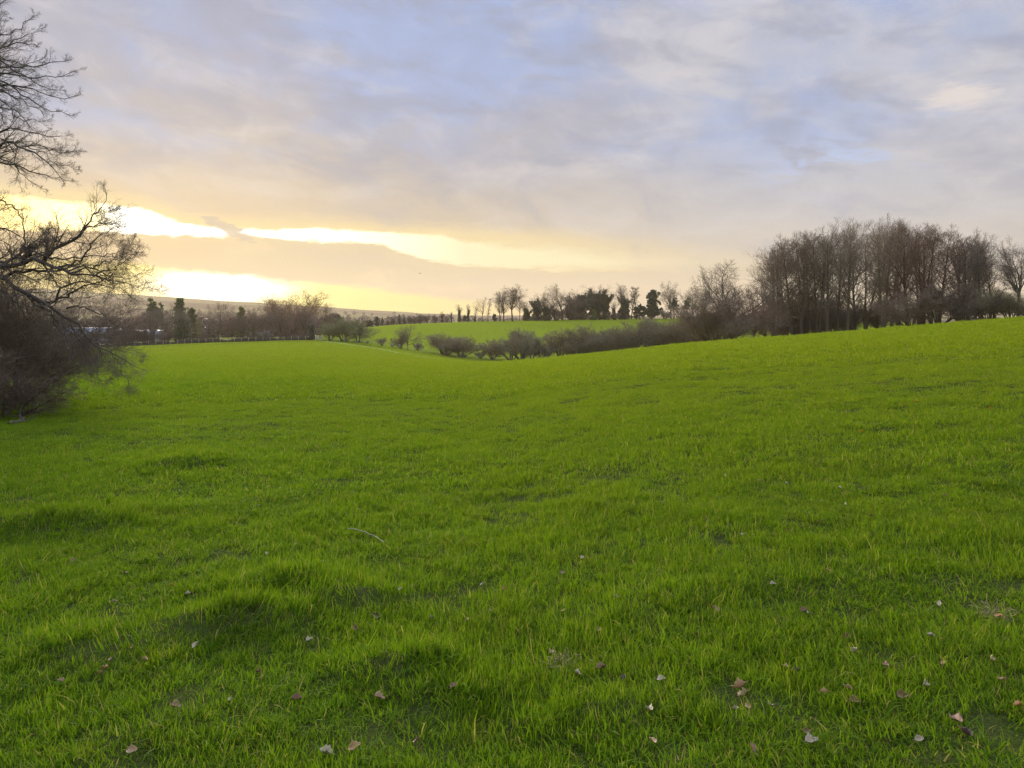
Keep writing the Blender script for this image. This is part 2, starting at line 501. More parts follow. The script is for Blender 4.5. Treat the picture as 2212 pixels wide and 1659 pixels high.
def tubes(P, R, sides, rng):
    """P (n,k,3), R (n,k) -> verts, quads"""
    n, k, _ = P.shape
    T = np.gradient(P, axis=1); T = unit(T)
    ref = rng.normal(size=(n, 1, 3))
    B = unit(np.cross(T, ref)); C = np.cross(T, B)
    if sides == 2:
        V_ = np.stack([P - B * R[..., None], P + B * R[..., None]], 2)
    else:
        th = np.arange(sides) / sides * 6.2832
        V_ = P[:, :, None] + R[:, :, None, None] * (np.cos(th)[None, None, :, None] * B[:, :, None] + np.sin(th)[None, None, :, None] * C[:, :, None])
    i = (np.arange(n) * k * sides)[:, None, None]; j = (np.arange(k - 1) * sides)[None, :, None]
    s = np.arange(1 if sides == 2 else sides)[None, None, :]; s2 = (s + 1) % sides
    q = np.stack([i + j + s, i + j + s2, i + j + sides + s2, i + j + sides + s], -1).reshape(-1, 4)
    return V_.reshape(-1, 3), q

def join(parts):
    vs, qs, off = [], [], 0
    for v, q in parts:
        vs.append(v); qs.append(q + off); off += len(v)
    return np.concatenate(vs), np.concatenate(qs)

def spawn(P, R, per, t0, t1, ang, length, K, rng, up=0.1, wig=.1, rr=.5, rmin=.004, tip=.3, jit=.35, pw=1.0, flat=0):
    """children of every branch in P; length is per child: callable(t, parent_len) or a factor"""
    n, k, _ = P.shape
    pl = np.linalg.norm(np.diff(P, axis=1), axis=2).sum(1)
    idx = np.repeat(np.arange(n), per)
    st = np.tile((np.arange(per) + .5) / per, n) + rng.uniform(-.5, .5, n * per) / per
    t = t0 + (t1 - t0) * np.clip(st, 0, 1) ** pw
    f = np.clip(t * (k - 1), 0, k - 1.001); a = f.astype(int); u = (f - a)[:, None]
    pos = P[idx, a] * (1 - u) + P[idx, a + 1] * u
    d = unit(P[idx, a + 1] - P[idx, a])
    r0 = R[idx, a] * (1 - u[:, 0]) + R[idx, a + 1] * u[:, 0]
    ref = unit(np.cross(d, np.where(np.abs(d[:, 2:3]) > .9, np.array([[1., 0, 0]]), np.array([[0, 0, 1.]]))))
    c2 = np.cross(d, ref)
    phi = np.tile(np.arange(per) * 2.4, n) + rng.uniform(-.7, .7, n * per) + idx * 1.7
    pr = ref * np.cos(phi)[:, None] + c2 * np.sin(phi)[:, None]
    if flat: pr = unit(pr * np.array([[1, 1, 1 - flat]]))
    an = ang(t) if callable(ang) else ang
    an = an * (1 + rng.uniform(-jit, jit, len(t)))
    dr = unit(d * np.cos(an)[:, None] + pr * np.sin(an)[:, None])
    L = (length(t, pl[idx]) if callable(length) else length * pl[idx]) * rng.uniform(.65, 1.25, len(t))
    C = np.zeros((len(t), K, 3)); C[:, 0] = pos
    upv = np.array([[0, 0, up]]) if np.isscalar(up) else np.asarray(up)[None]
    for i in range(1, K):
        dr = unit(dr + upv / (K - 1) + rng.normal(0, wig, (len(t), 3)))
        C[:, i] = C[:, i - 1] + dr * (L / (K - 1))[:, None]
    rb = np.maximum(r0 * rr, rmin)
    tt = np.linspace(0, 1, K)[None]
    Rc = np.maximum(rb[:, None] * (1 - tt * (1 - tip)), rmin * .55)
    return C, Rc

def leaf_quads(cent, size, rng, up=.3):
    n = len(cent)
    nrm = unit(rng.normal(size=(n, 3)) + np.array([0, 0, up]))
    a = unit(np.cross(nrm, rng.normal(size=(n, 3)))); b = np.cross(nrm, a)
    s = size * rng.uniform(.6, 1.3, (n, 1))
    fold = nrm * s * .25
    V_ = np.stack([cent - a * s, cent + b * s * .6 - fold, cent + a * s, cent - b * s * .6 - fold], 1).reshape(-1, 3)
    return V_, np.arange(4 * n).reshape(-1, 4)

def polyline(pts, K, rng, wig=0.0):
    pts = np.asarray(pts, float)
    d = np.concatenate([[0], np.cumsum(np.linalg.norm(np.diff(pts, axis=0), axis=1))])
    s = np.linspace(0, d[-1], 60)
    q = np.stack([np.interp(s, d, pts[:, i]) for i in range(3)], -1)
    ker = np.ones(7) / 7
    q2 = np.stack([np.convolve(np.pad(q[:, i], 3, mode='edge'), ker, 'valid') for i in range(3)], -1)
    q2[0], q2[-1] = q[0], q[-1]
    o = np.stack([np.interp(np.linspace(0, d[-1], K), s, q2[:, i]) for i in range(3)], -1)
    if wig: o[1:-1] += rng.normal(0, wig, (K - 2, 3))
    return o

def proto_tall(seed, H=20., r=.34, crown=.38, spread=.2, stems=1, n1=26, n2=8, n3=5, n4=4, tw=.0175):
    g = np.random.default_rng(seed)
    Ps, Rs = [], []
    for s in range(stems):
        K = 14; z = np.linspace(0, 1, K)
        lean = g.normal(0, .05, 2) + (np.array([math.cos(s * 2.2 + seed), math.sin(s * 2.2 + seed)]) * .12 if stems > 1 else 0)
        wob = np.cumsum(g.normal(0, .012, (K, 2)), 0) * H * .35
        h = H * (1 - .12 * g.random() * (s > 0))
        xy = lean[None] * h * z[:, None] ** 1.2 + wob * z[:, None]
        if stems > 1: xy += np.array([math.cos(s * 2.2 + seed), math.sin(s * 2.2 + seed)]) * .15
        Ps.append(np.concatenate([xy, (z * h - .25 * (z == 0))[:, None]], 1))
        q = r * (.8 if stems > 1 else 1) * (1 - z) ** .8 + .03; q[0] *= 1.35
        Rs.append(q)
    P, R = np.array(Ps), np.array(Rs)
    hb, hr = spawn(P, R, 7, .1, crown, 1.1, lambda t, l: .05 * H * (.4 + t), 5, g, -.1, .15, .2, .018, .3)
    a, ar = spawn(P, R, n1 // stems + 3, crown, .985, lambda t: 1.05 - .55 * t, lambda t, l: spread * H * (1.15 - .62 * np.abs(t - .6) / .42).clip(.6), 9, g, .42, .11, .55, .04, .2)
    b, br = spawn(a, ar, n2, .2, 1, .75, lambda t, l: l * .5 * (1.15 - .6 * t), 6, g, .35, .13, .6, .02, .35)
    c, cr = spawn(b, br, n3, .15, 1, .7, lambda t, l: l * .55 * (1.15 - .5 * t), 4, g, .3, .14, .6, tw * .75, .5)
    d, dr = spawn(c, cr, n4, .1, 1, .65, lambda t, l: l * .6 * (1.2 - .5 * t) + .15, 3, g, .3, .12, .7, tw * .62, .6)
    trunk = join([tubes(P, R, 8, g), tubes(hb, hr, 4, g)])
    crown_ = join([tubes(a, ar, 5, g), tubes(b, br, 4, g), tubes(c, cr, 3, g), tubes(d, dr, 2, g)])
    return dict(H=H, trunk=trunk, crown=crown_)

def proto_round(seed, H=12., r=.3, fork=.28, nl=8, spread=.6, n2=12, n3=8, n4=7, tw=.017, asym=0):
    g = np.random.default_rng(seed)
    K = 7; z = np.linspace(0, 1, K); th = H * fork * 1.25
    P = np.array([np.stack([g.normal(0, .04) * th * z, g.normal(0, .04) * th * z, z * th - .25 * (z == 0)], 1)])
    R = np.array([r * (1 - .35 * z)]); R[:, 0] *= 1.4
    # main limbs fan out and up
    up = []
    ur = []
    for i in range(nl):
        phi = i * 2.399 + g.uniform(-.4, .4)
        inc = (.2 + 1.0 * ((i * .618) % 1)) if i else .05
        L = H * (1 - fork) * (1.02 - .12 * inc)
        K2 = 11; q = np.zeros((K2, 3)); st = P[0, g.integers(4, 7)]
        q[0] = st
        d = np.array([math.sin(inc) * math.cos(phi) * spread * 1.6 + asym * .3, math.sin(inc) * math.sin(phi) * spread * 1.6, math.cos(inc) * .9])
        d /= np.linalg.norm(d)
        for k in range(1, K2):
            d = d + np.array([0, 0, .02]) + g.normal(0, .12, 3); d /= np.linalg.norm(d)
            q[k] = q[k - 1] + d * L / (K2 - 1)
        up.append(q); ur.append(r * .5 * (1 - .85 * np.linspace(0, 1, K2)))
    a, ar = np.array(up), np.array(ur)
    b, br = spawn(a, ar, n2, .18, 1, .8, lambda t, l: l * .42 * (1.2 - .6 * t), 7, g, .25, .15, .5, .022, .3)
    c, cr = spawn(b, br, n3, .15, 1, .75, lambda t, l: l * .5 * (1.2 - .5 * t), 5, g, .25, .16, .55, tw, .45)
    d, dr = spawn(c, cr, n4, .1, 1, .7, lambda t, l: l * .55 * (1.2 - .5 * t) + .1, 3, g, .2, .14, .7, tw * .7, .6)
    return dict(H=H, trunk=join([tubes(P, R, 8, g), tubes(a, ar, 6, g)]), crown=join([tubes(b, br, 4, g), tubes(c, cr, 3, g), tubes(d, dr, 2, g)]))

def proto_shrub(seed, H=6., stems=9, spread=.62, n2=12, n3=8, n4=8, tw=.012, r=.1):
    g = np.random.default_rng(seed)
    up, ur = [], []
    for i in range(stems):
        phi = i * 2.399 + g.uniform(-.5, .5); inc = (.05 + 1.15 * ((i * .618) % 1)) * spread
        L = H * (1.0 - .1 * g.random()) * (1 - .12 * inc)
        K = 10; q = np.zeros((K, 3)); q[0] = (math.cos(phi) * H * .05 * g.random() * 2, math.sin(phi) * H * .05 * g.random() * 2, -.2)
        d = np.array([math.sin(inc * .7) * math.cos(phi), math.sin(inc * .7) * math.sin(phi), math.cos(inc * .7)])
        for k in range(1, K):
            d = d + np.array([math.cos(phi), math.sin(phi), 0]) * .07 * inc + g.normal(0, .08, 3); d /= np.linalg.norm(d)
            q[k] = q[k - 1] + d * L / (K - 1)
        up.append(q); ur.append(r * (1 - .85 * np.linspace(0, 1, K)))
    a, ar = np.array(up), np.array(ur)
    b, br = spawn(a, ar, n2, .25, 1, .65, lambda t, l: l * .38 * (1.25 - .7 * t), 6, g, .2, .14, .5, tw * 1.3, .35)
    c, cr = spawn(b, br, n3, .1, 1, .75, lambda t, l: l * .5 * (1.2 - .5 * t), 4, g, .15, .16, .6, tw, .5)
    d, dr = spawn(c, cr, n4, .1, 1, .75, lambda t, l: l * .55 * (1.2 - .5 * t) + .08, 3, g, .1, .15, .7, tw * .75, .6)
    return dict(H=H, trunk=tubes(a, ar, 6, g), crown=join([tubes(b, br, 4, g), tubes(c, cr, 3, g), tubes(d, dr, 2, g)]), twigs=d)

def proto_ivy(seed, H=14., full=.8, base=None):
    g = np.random.default_rng(seed)
    p = base or proto_round(seed, H, .33, .3, 6, .45, 8, 6, 5)
    tv, _ = p['trunk']
    z = tv[:, 2] / H
    keep = tv[(z < full + g.normal(0, .08, len(z))) & (z > .02)]
    k = keep[g.integers(0, len(keep), 11000)]
    # thick ivy on the stem, thinner outwards and upwards
    sp = .034 * H * (1.2 - .75 * k[:, 2:3] / H) * np.clip(1.25 - 2.2 * np.linalg.norm(k[:, :2], axis=1, keepdims=True) / H, .45, 1.3)
    dens = fbm(k[:, 0] * .9 + k[:, 2] * .6, k[:, 1] * .9 + k[:, 2] * .4, seed, 3)
    k = k[dens > -.09]; sp = sp[dens > -.09]
    c = k + g.normal(size=k.shape) * sp * np.array([[1, 1, .8]])
    m = 9000; zz = full * H * .92 * g.random(m) ** .85; aa = g.random(m) * 6.283
    rad = H * .135 * (1.15 - .55 * zz / (full * H)) * (.45 + 1.6 * vnoise(zz * .75 + 3 * seed, aa * .95, seed)) * np.sqrt(np.clip(1.06 - (zz / (full * H)) ** 3, .05, 1)) * np.clip(.55 + zz / (H * .22), 0, 1) * np.sqrt(.35 + .65 * g.random(m))
    c = np.concatenate([c, np.stack([rad * np.cos(aa), rad * np.sin(aa), zz], -1)])
    c[:, 2] = np.abs(c[:, 2])
    p = dict(p); p['ivy'] = leaf_quads(c, .19, g)
    return p

def proto_ever(seed, H=10., wide=.5, low=.04, nclump=150, leaf=.24):
    g = np.random.default_rng(seed)
    K = 6; z = np.linspace(0, 1, K)
    P = np.array([np.stack([g.normal(0, .03) * H * z, g.normal(0, .03) * H * z, z * H * .8 - .2 * (z == 0)], 1)]); R = np.array([.028 * H * (1 - .75 * z)])
    a, ar = spawn(P, R, 20, max(low, .03), .95, 1.15, lambda t, l: wide * H * .7 * (1.0 - .62 * t), 6, g, .3, .1, .4, .03, .3)
    ends = np.concatenate([a[:, 3], a[:, 4], a[:, 5], P[0, 3:]])
    ce = ends[g.integers(0, len(ends), nclump)] + g.normal(0, .05 * H, (nclump, 3))
    ce[:, 2] = np.clip(ce[:, 2], low * H, None)
    cs = g.uniform(.03, .09, nclump) * H
    n = 80
    u = unit(g.normal(size=(nclump, n, 3))) * (g.random((nclump, n, 1)) ** .5)
    c = (ce[:, None] + u * cs[:, None, None] * np.array([1, 1, .75])).reshape(-1, 3)
    c = c[c[:, 2] > .1]
    return dict(H=H, trunk=join([tubes(P, R, 7, g), tubes(a, ar, 4, g)]), foliage=leaf_quads(c, leaf, g))

def proto_cone(seed, H=12., wide=.26, leaf=.2):
    g = np.random.default_rng(seed)
    K = 6; z = np.linspace(0, 1, K)
    P = np.array([np.stack([z * 0, z * 0, z * H * .97 - .2 * (z == 0)], 1)]); R = np.array([.02 * H * (1 - .9 * z) + .01])
    a, ar = spawn(P, R, 60, .06, .97, 1.25, lambda t, l: wide * H * (1.03 - t) ** .75, 6, g, .25, .1, .35, .02, .3)
    c = []
    for k in range(1, 6):
        m = 34 - 3 * k
        c.append((np.repeat(a[:, k], m, 0) + g.normal(0, .022 * H, (len(a) * m, 3)) * np.array([1, 1, .7])))
    c = np.concatenate(c); c = c[c[:, 2] > .1]
    return dict(H=H, trunk=join([tubes(P, R, 7, g), tubes(a, ar, 4, g)]), foliage=leaf_quads(c, leaf, g))

MESH = {}
def register(key, p, kind):
    allz = np.concatenate([p[k][0][:, 2] for k in ('trunk', 'crown', 'foliage') if k in p])
    e = dict(H=float(np.quantile(allz, .998)), parts=[])
    names = {'trunk': 'stems' if kind == 'shrub' else 'trunk', 'crown': 'crown', 'ivy': 'ivy', 'foliage': 'foliage', 'blossom': 'blossom'}
    mats = {'trunk': BARK, 'crown': TWIG, 'ivy': IVY, 'foliage': EVER, 'blossom': BLOSSOM}
    for k in ('trunk', 'crown', 'ivy', 'foliage', 'blossom'):
        if k in p:
            me = mesh_np(names[k], p[k][0], [p[k][1]], True); me.materials.append(mats[k])
            e['parts'].append((names[k], me))
    MESH[key] = e

for i in range(5): register('tall%d' % i, proto_tall(100 + i, 20, .34, [.25, .30, .2, .27, .3][i], [.345, .305, .365, .325, .33][i], [1, 1, 2, 1, 2][i]), 'tree')
for i in range(2): register('vase%d' % i, proto_tall(130 + i, 18, .3, .25, .3, 3, 30, 9, 6, 4, .017), 'tree')
for i in range(4): register('round%d' % i, proto_round(200 + i, 12, .3, [.28, .2, .33, .24][i], [8, 10, 8, 9][i], [.6, .75, .5, .65][i]), 'tree')
register('sparse0', proto_round(230, 12, .2, .3, 7, .45, 8, 5, 4, .014), 'tree')
register('sparse1', proto_tall(231, 14, .18, .2, .16, 1, 24, 6, 5, 3, .016), 'tree')
for i in range(4): register('shrub%d' % i, proto_shrub(300 + i, 6, [13, 18, 11, 16][i], [.75, .95, .6, .85][i]), 'shrub')
_pb = proto_shrub(320, 4, 9, .8)
_tw = _pb['twigs'].reshape(-1, 3); _g = np.random.default_rng(3)
_pb['blossom'] = leaf_quads(_tw[_g.integers(0, len(_tw), 1700)] + _g.normal(0, .08, (1700, 3)), .07, _g)
register('blossom0', _pb, 'shrub')
for i in range(3): register('ivy%d' % i, proto_ivy(400 + i, 14, [.72, .6, .9][i], proto_round(420 + i, 14, .33, .38, 9, .36, 10, 7, 5)), 'tree')
register('ivytall', proto_ivy(410, 15, .95, proto_round(411, 15, .33, .35, 6, .34, 8, 6, 4)), 'tree')
for i in range(3): register('ever%d' % i, proto_ever(500 + i, 10, [.45, .6, .32][i]), 'tree')
for i in range(2): register('cone%d' % i, proto_cone(520 + i, 12, [.26, .34][i]), 'tree')
register('pine0', proto_ever(510, 13, .42, .45, 60, .2), 'tree')

def plant(name, key, X, Y, H, label, cat='tree', group=None, wide=1.0, tint=(1, 1, 1), rot=None, sink=0.0):
    e = MESH[key]
    z = float(ground_z(X, Y))
    o = add(name, None, None, None, (X, Y, z - sink))
    s = H / e['H']
    o.scale = (s * wide, s * wide, s)
    o.rotation_euler = (0, 0, random.uniform(0, 6.283) if rot is None else rot)
    tag(o, label, cat, group)
    for nm, me in e['parts']:
        c = add(nm, me, None, o)
        c.color = (*tint, 1)
    return o

def at_pix(name, key, vx, top_v, Y, label, **kw):
    """a plant whose foot stands at depth Y under photograph column vx and whose top reaches row top_v"""
    px = vx * V; X = (px - HX) / F * Y
    ztop = CZ - (top_v * V - HY) / F * Y
    H = ztop - float(ground_z(X, Y))
    return plant(name, key, X, Y, max(H, .8), label, **kw)

x4 = lambda c: c * .2604 + 253.4
y4 = lambda c: c * .2604 + 576
x5 = lambda c: c * .2083 + 748.8
y5 = lambda c: c * .2083 + 576
x6 = lambda c: c * .2343 + 1036.8
y6 = lambda c: c * .2343 + 576
x7 = lambda c: c * .1823 + 1440
y7 = lambda c: c * .1823 + 460.8
x8 = lambda c: c * .1926 + 1785.6
y8 = lambda c: c * .1926 + 449.3

BR = (1, .92, .85); RED = (1.08, .82, .74); PALE = (1.75, 1.75, 1.55); GRN = (.95, 1.05, .72); GREY = (1.0, 1.0, .98); DARK = (.72, .68, .66)

# ---- the wood on the right
WG = 'trees of the wood'
for key, cx, ty, Y, wide, tint, label in [
  ('round0', x7(770), y7(560), 124, 1.2, GREY, 'broad-crowned bare tree standing alone just outside the near end of the wood'),
  ('tall0', x7(1310), y7(300), 128, 1.05, BR, 'first tall tree at the downhill end of the wood, crown sloping outward'),
  ('tall1', x7(1490), y7(240), 130, 1.0, BR, 'tall slim brown tree, second from the downhill end of the wood'),
  ('tall2', x7(1600), y7(215), 127, 1.0, BR, 'forked brown tree, third along the front of the wood'),
  ('tall3', x7(1700), y7(203), 131, 1.0, GREY, 'tall grey-brown tree in front of a bright gap in the wood'),
  ('tall4', x7(1800), y7(196), 128, .95, BR, 'twin-stemmed brown tree just uphill of the bright gap in the wood'),
  ('tall1', x7(1900), y7(178), 125, 1.0, GREY, 'straight pale-trunked tree with dark narrow crown on the wood front'),
  ('tall0', x7(2020), y7(160), 129, .9, BR, 'brown tree just downhill of the pale grey-topped trees in the wood'),
  ('tall3', x8(230), y8(118), 130, 1.0, PALE, 'first of three pale grey-topped trees at the highest part of the wood'),
  ('tall2', x8(430), y8(108), 133, .95, PALE, 'middle one of three pale grey-topped trees at the highest part of the wood'),
  ('tall4', x8(640), y8(125), 127, 1.0, PALE, 'last of three pale grey-topped trees, beside the reddish crown'),
  ('tall0', x8(905), y8(108), 124, 1.15, RED, 'reddish-brown tree with the tallest dense crown in the wood'),
  ('vase0', x8(1080), y8(180), 121, .9, RED, 'wide dark reddish tree with very dense twigs at the uphill part of the wood'),
  ('tall1', x8(1260), y8(200), 126, 1.05, RED, 'slim reddish tree behind the dense dark crown near the uphill end'),
  ('round2', x8(1590), y8(258), 126, .8, GREY, 'grey tree with open twisting branches near the uphill end of the wood'),
  ('tall3', x8(1745), y8(290), 122, .85, GREY, 'last tall tree at the uphill end of the wood, leaning crown'),
  ('round2', x8(2140), y8(335), 118, .8, GREY, 'bare grey tree standing apart past the uphill end of the wood'),
  ('sparse1', x8(1895), y8(610), 128, 1.3, RED, 'small thin tree in the gap past the uphill end of the wood'),
]:
    at_pix('bare_tree', key, cx, ty, Y, label, group=WG, wide=wide, tint=tint)
for cx, ty, Y, key, tint in [
  (1668,540,140,'tall3',BR),(1783,505,141,'tall0',BR),
  (1925,482,140,'tall3',RED),
  (1942,484,134,'tall2',RED),(1988,486,132,'tall4',RED),(2012,492,139,'tall2',BR),(2070,506,132,'tall3',RED),(2108,512,134,'tall1',GREY),
  (1655,590,134,'tall1',BR),(1694,520,146,'tall0',BR),(1741,506,142,'tall1',BR),(1893,490,150,'tall1',BR),(1847,488,146,'tall0',GREY),(2140,545,142,'tall2',GREY),(2080,520,144,'tall4',RED)]:
    at_pix('bare_tree', key, cx, ty, Y, 'tall bare tree half hidden among others deeper inside the wood', group='trees deeper inside the wood', wide=random.uniform(.9, 1.1), tint=tint)
for key, cx, ty, Y, wide, tint, label in [
  ('shrub1', x7(560), y7(960), 122, 1.3, BR, 'wide brown thicket between hedge and lone broad-crowned tree'),
  ('shrub3', x7(690), y7(1060), 119, 1.1, BR, 'brown drooping thicket around the foot of the broad-crowned tree'),
  ('round1', x7(1040), y7(880), 121, .85, RED, 'low spreading reddish tree between the broad-crowned tree and the wood'),
  ('shrub0', x7(1250), y7(1020), 134, .9, RED, 'reddish undergrowth bush below the first tall tree of the wood'),
  ('shrub1', x7(1560), y7(1000), 136, .9, BR, 'brown undergrowth bush under the bright gap of the wood'),
  ('shrub3', x7(1420), y7(980), 139, 1.1, RED, 'reddish bush between the first and second trunks of the wood'),
  ('shrub1', x7(1680), y7(960), 140, 1.1, BR, 'brown thicket seen between trunks just uphill of the bright gap'),
  ('shrub3', x7(1860), y7(990), 139, 1.1, BR, 'brown bush behind the straight pale-trunked tree of the wood'),
  ('shrub0', x7(2030), y7(980), 140, 1.1, GREY, 'grey bush behind the brown tree beside the pale-topped trees'),
  ('shrub2', x8(250), y8(1000), 135, 1.0, GREY, 'grey understorey bush below the pale-topped trees'),
  ('shrub1', x8(620), y8(1000), 133, 1.1, BR, 'brown understorey bush below the reddish-brown tallest crown'),
  ('shrub3', x8(960), y8(900), 118, 1.3, BR, 'big arching bush with drooping pale twigs inside the wood edge'),
  ('shrub0', x8(1250), y8(850), 117, 1.2, DARK, 'dark dense bush below the wide dark reddish tree'),
  ('shrub1', x8(1530), y8(820), 116, 1.1, DARK, 'dark bush at the foot of the grey open-branched tree'),
  ('shrub3', x8(1820), y8(880), 115, 1.1, GRN, 'greenish scrub at the uphill end of the wood'),
  ('shrub1', x8(2060), y8(930), 113, 1.2, GRN, 'low greenish scrub below the tree standing apart'),
  ('shrub2', x8(2260), y8(960), 112, 1.2, GRN, 'greenish scrub cut by the edge of view past the tree standing apart'),
]:
    at_pix('undergrowth_bush', key, cx, ty, Y, label, cat='bush', group='bushes under the wood', wide=wide, tint=tuple(1.3 * q for q in tint))

# ---- hedgerow in the dip
HG = 'hedgerow trees and bushes in the dip'
def hY(vx): return fence_Y(vx * V) + 3
for key, cx, ty, wide, tint, label in [
  ('shrub2', x4(1770), y4(455), .95, GRN, 'first greenish hawthorn of the clump right of the field corner gate'),
  ('shrub3', x4(1880), y4(415), .85, GRN, 'tallest middle hawthorn of the greenish clump by the field corner'),
  ('shrub0', x4(2000), y4(440), .9, GRN, 'last greenish hawthorn of the clump beside the field corner'),
  ('shrub2', x5(365), y5(725), .9, BR, 'small brown bush alone between the hawthorn clump and the hedgerow tree'),
  ('round3', x5(632), y5(588), .72, BR, 'rounded hedgerow tree with one clear trunk standing above pale blossom'),
  ('shrub0', x5(560), y5(700), .8, BR, 'brown bush leaning against the rounded hedgerow tree'),
  ('shrub1', x5(1010), y5(690), 1.25, BR, 'very wide domed bush with many stems in the dip'),
  ('shrub3', x5(1190), y5(715), 1.05, BR, 'rounded bush joined to the wide domed bush on its uphill side'),
  ('shrub2', x6(110), y6(690), 1.1, BR, 'low brown bush before the pair of tall domed hedge bushes'),
  ('shrub0', x6(285), y6(580), .8, BR, 'dark-stemmed domed hedge bush, first of a tall pair'),
  ('shrub3', x6(390), y6(565), .7, GREY, 'greyish domed hedge bush, second of a tall pair'),
  ('shrub2', x6(480), y6(700), .9, BR, 'short slanting bush just uphill of the tall pair'),
  ('shrub0', x6(555), y6(650), .8, GREY, 'narrow grey bush between the tall pair and the brown hedge tree'),
  ('shrub2', x6(620), y6(690), .8, BR, 'low bush at the foot of the brown hedge tree'),
  ('shrub3', x6(740), y6(570), .75, BR, 'brown hedge tree with twisted dark stem on the field crest'),
  ('shrub2', x6(815), y6(600), .7, BR, 'small upright bush between brown hedge tree and wide fan-shaped bush'),
  ('shrub1', x6(970), y6(530), .72, BR, 'wide fan-shaped bush of many thin stems on the field crest'),
  ('shrub0', x6(1180), y6(545), .7, GREY, 'grey fan-shaped bush uphill of the wide brown fan'),
  ('shrub2', x6(1310), y6(560), .75, GREY, 'grey thin-stemmed bush before the tall olive hedge bushes'),
  ('shrub3', x6(1420), y6(480), .68, BR, 'first of three tall thin-stemmed bushes below the evergreen mound'),
  ('shrub0', x6(1530), y6(455), .66, GREY, 'second of three tall thin-stemmed bushes below the evergreen mound'),
  ('shrub2', x6(1640), y6(470), .7, BR, 'third of three tall thin-stemmed bushes below the evergreen mound'),
  ('round1', x6(1800), y6(415), .62, BR, 'vase-shaped hedge tree with dark open branches near the wood'),
  ('shrub3', x6(1960), y6(470), .72, RED, 'reddish hedge bush between vase-shaped tree and the wood'),
  ('shrub0', x6(2050), y6(500), .75, BR, 'brown hedge bush closest to the wood'),
  ('shrub3', x6(890), y6(640), .8, BR, 'middling bush on the downhill flank of the wide fan-shaped bush'),
  ('shrub1', x6(1080), y6(590), .8, GREY, 'bush joining the wide brown fan to the grey fan'),
  ('shrub3', x6(1250), y6(590), .8, BR, 'brown bush on the uphill flank of the grey fan-shaped bush'),
  ('shrub1', x6(1720), y6(500), .8, BR, 'dense bush just downhill of the vase-shaped hedge tree'),
  ('shrub1', x6(1880), y6(520), .8, GREY, 'dense grey bush just uphill of the vase-shaped hedge tree'),
]:
    at_pix('hedge_bush', key, cx, ty, hY(cx), label, cat='bush', group=HG, wide=wide * 1.55, tint=(1.45 * tint[0], 1.62 * tint[1], 1.35 * tint[2]))
for key, cx, ty, wide, label in [
  ('blossom0', x5(215), y5(768), 1.0, 'small pale blossoming bush by the fence below the hawthorn clump'),
  ('blossom0', x5(470), y5(805), 1.0, 'low whitish blossom bush just left of the rounded hedgerow tree'),
  ('blossom0', x5(735), y5(782), 1.0, 'larger grey-white blossom bush right of the rounded hedgerow tree'),
  ('blossom0', x5(1390), y5(870), 1.1, 'pale bluish blossom bush between the wide domed bush and the tall pair'),
]:
    at_pix('blossom_bush', key, cx, ty, hY(cx) + 2, label, cat='bush', group='pale blossom bushes in the hedge', wide=wide)
at_pix('blossom_bush', 'blossom0', x4(1212), y4(520), 203, 'white blossoming bush among the brown trees beyond the long fence', cat='bush', group='pale blossom bushes in the hedge')

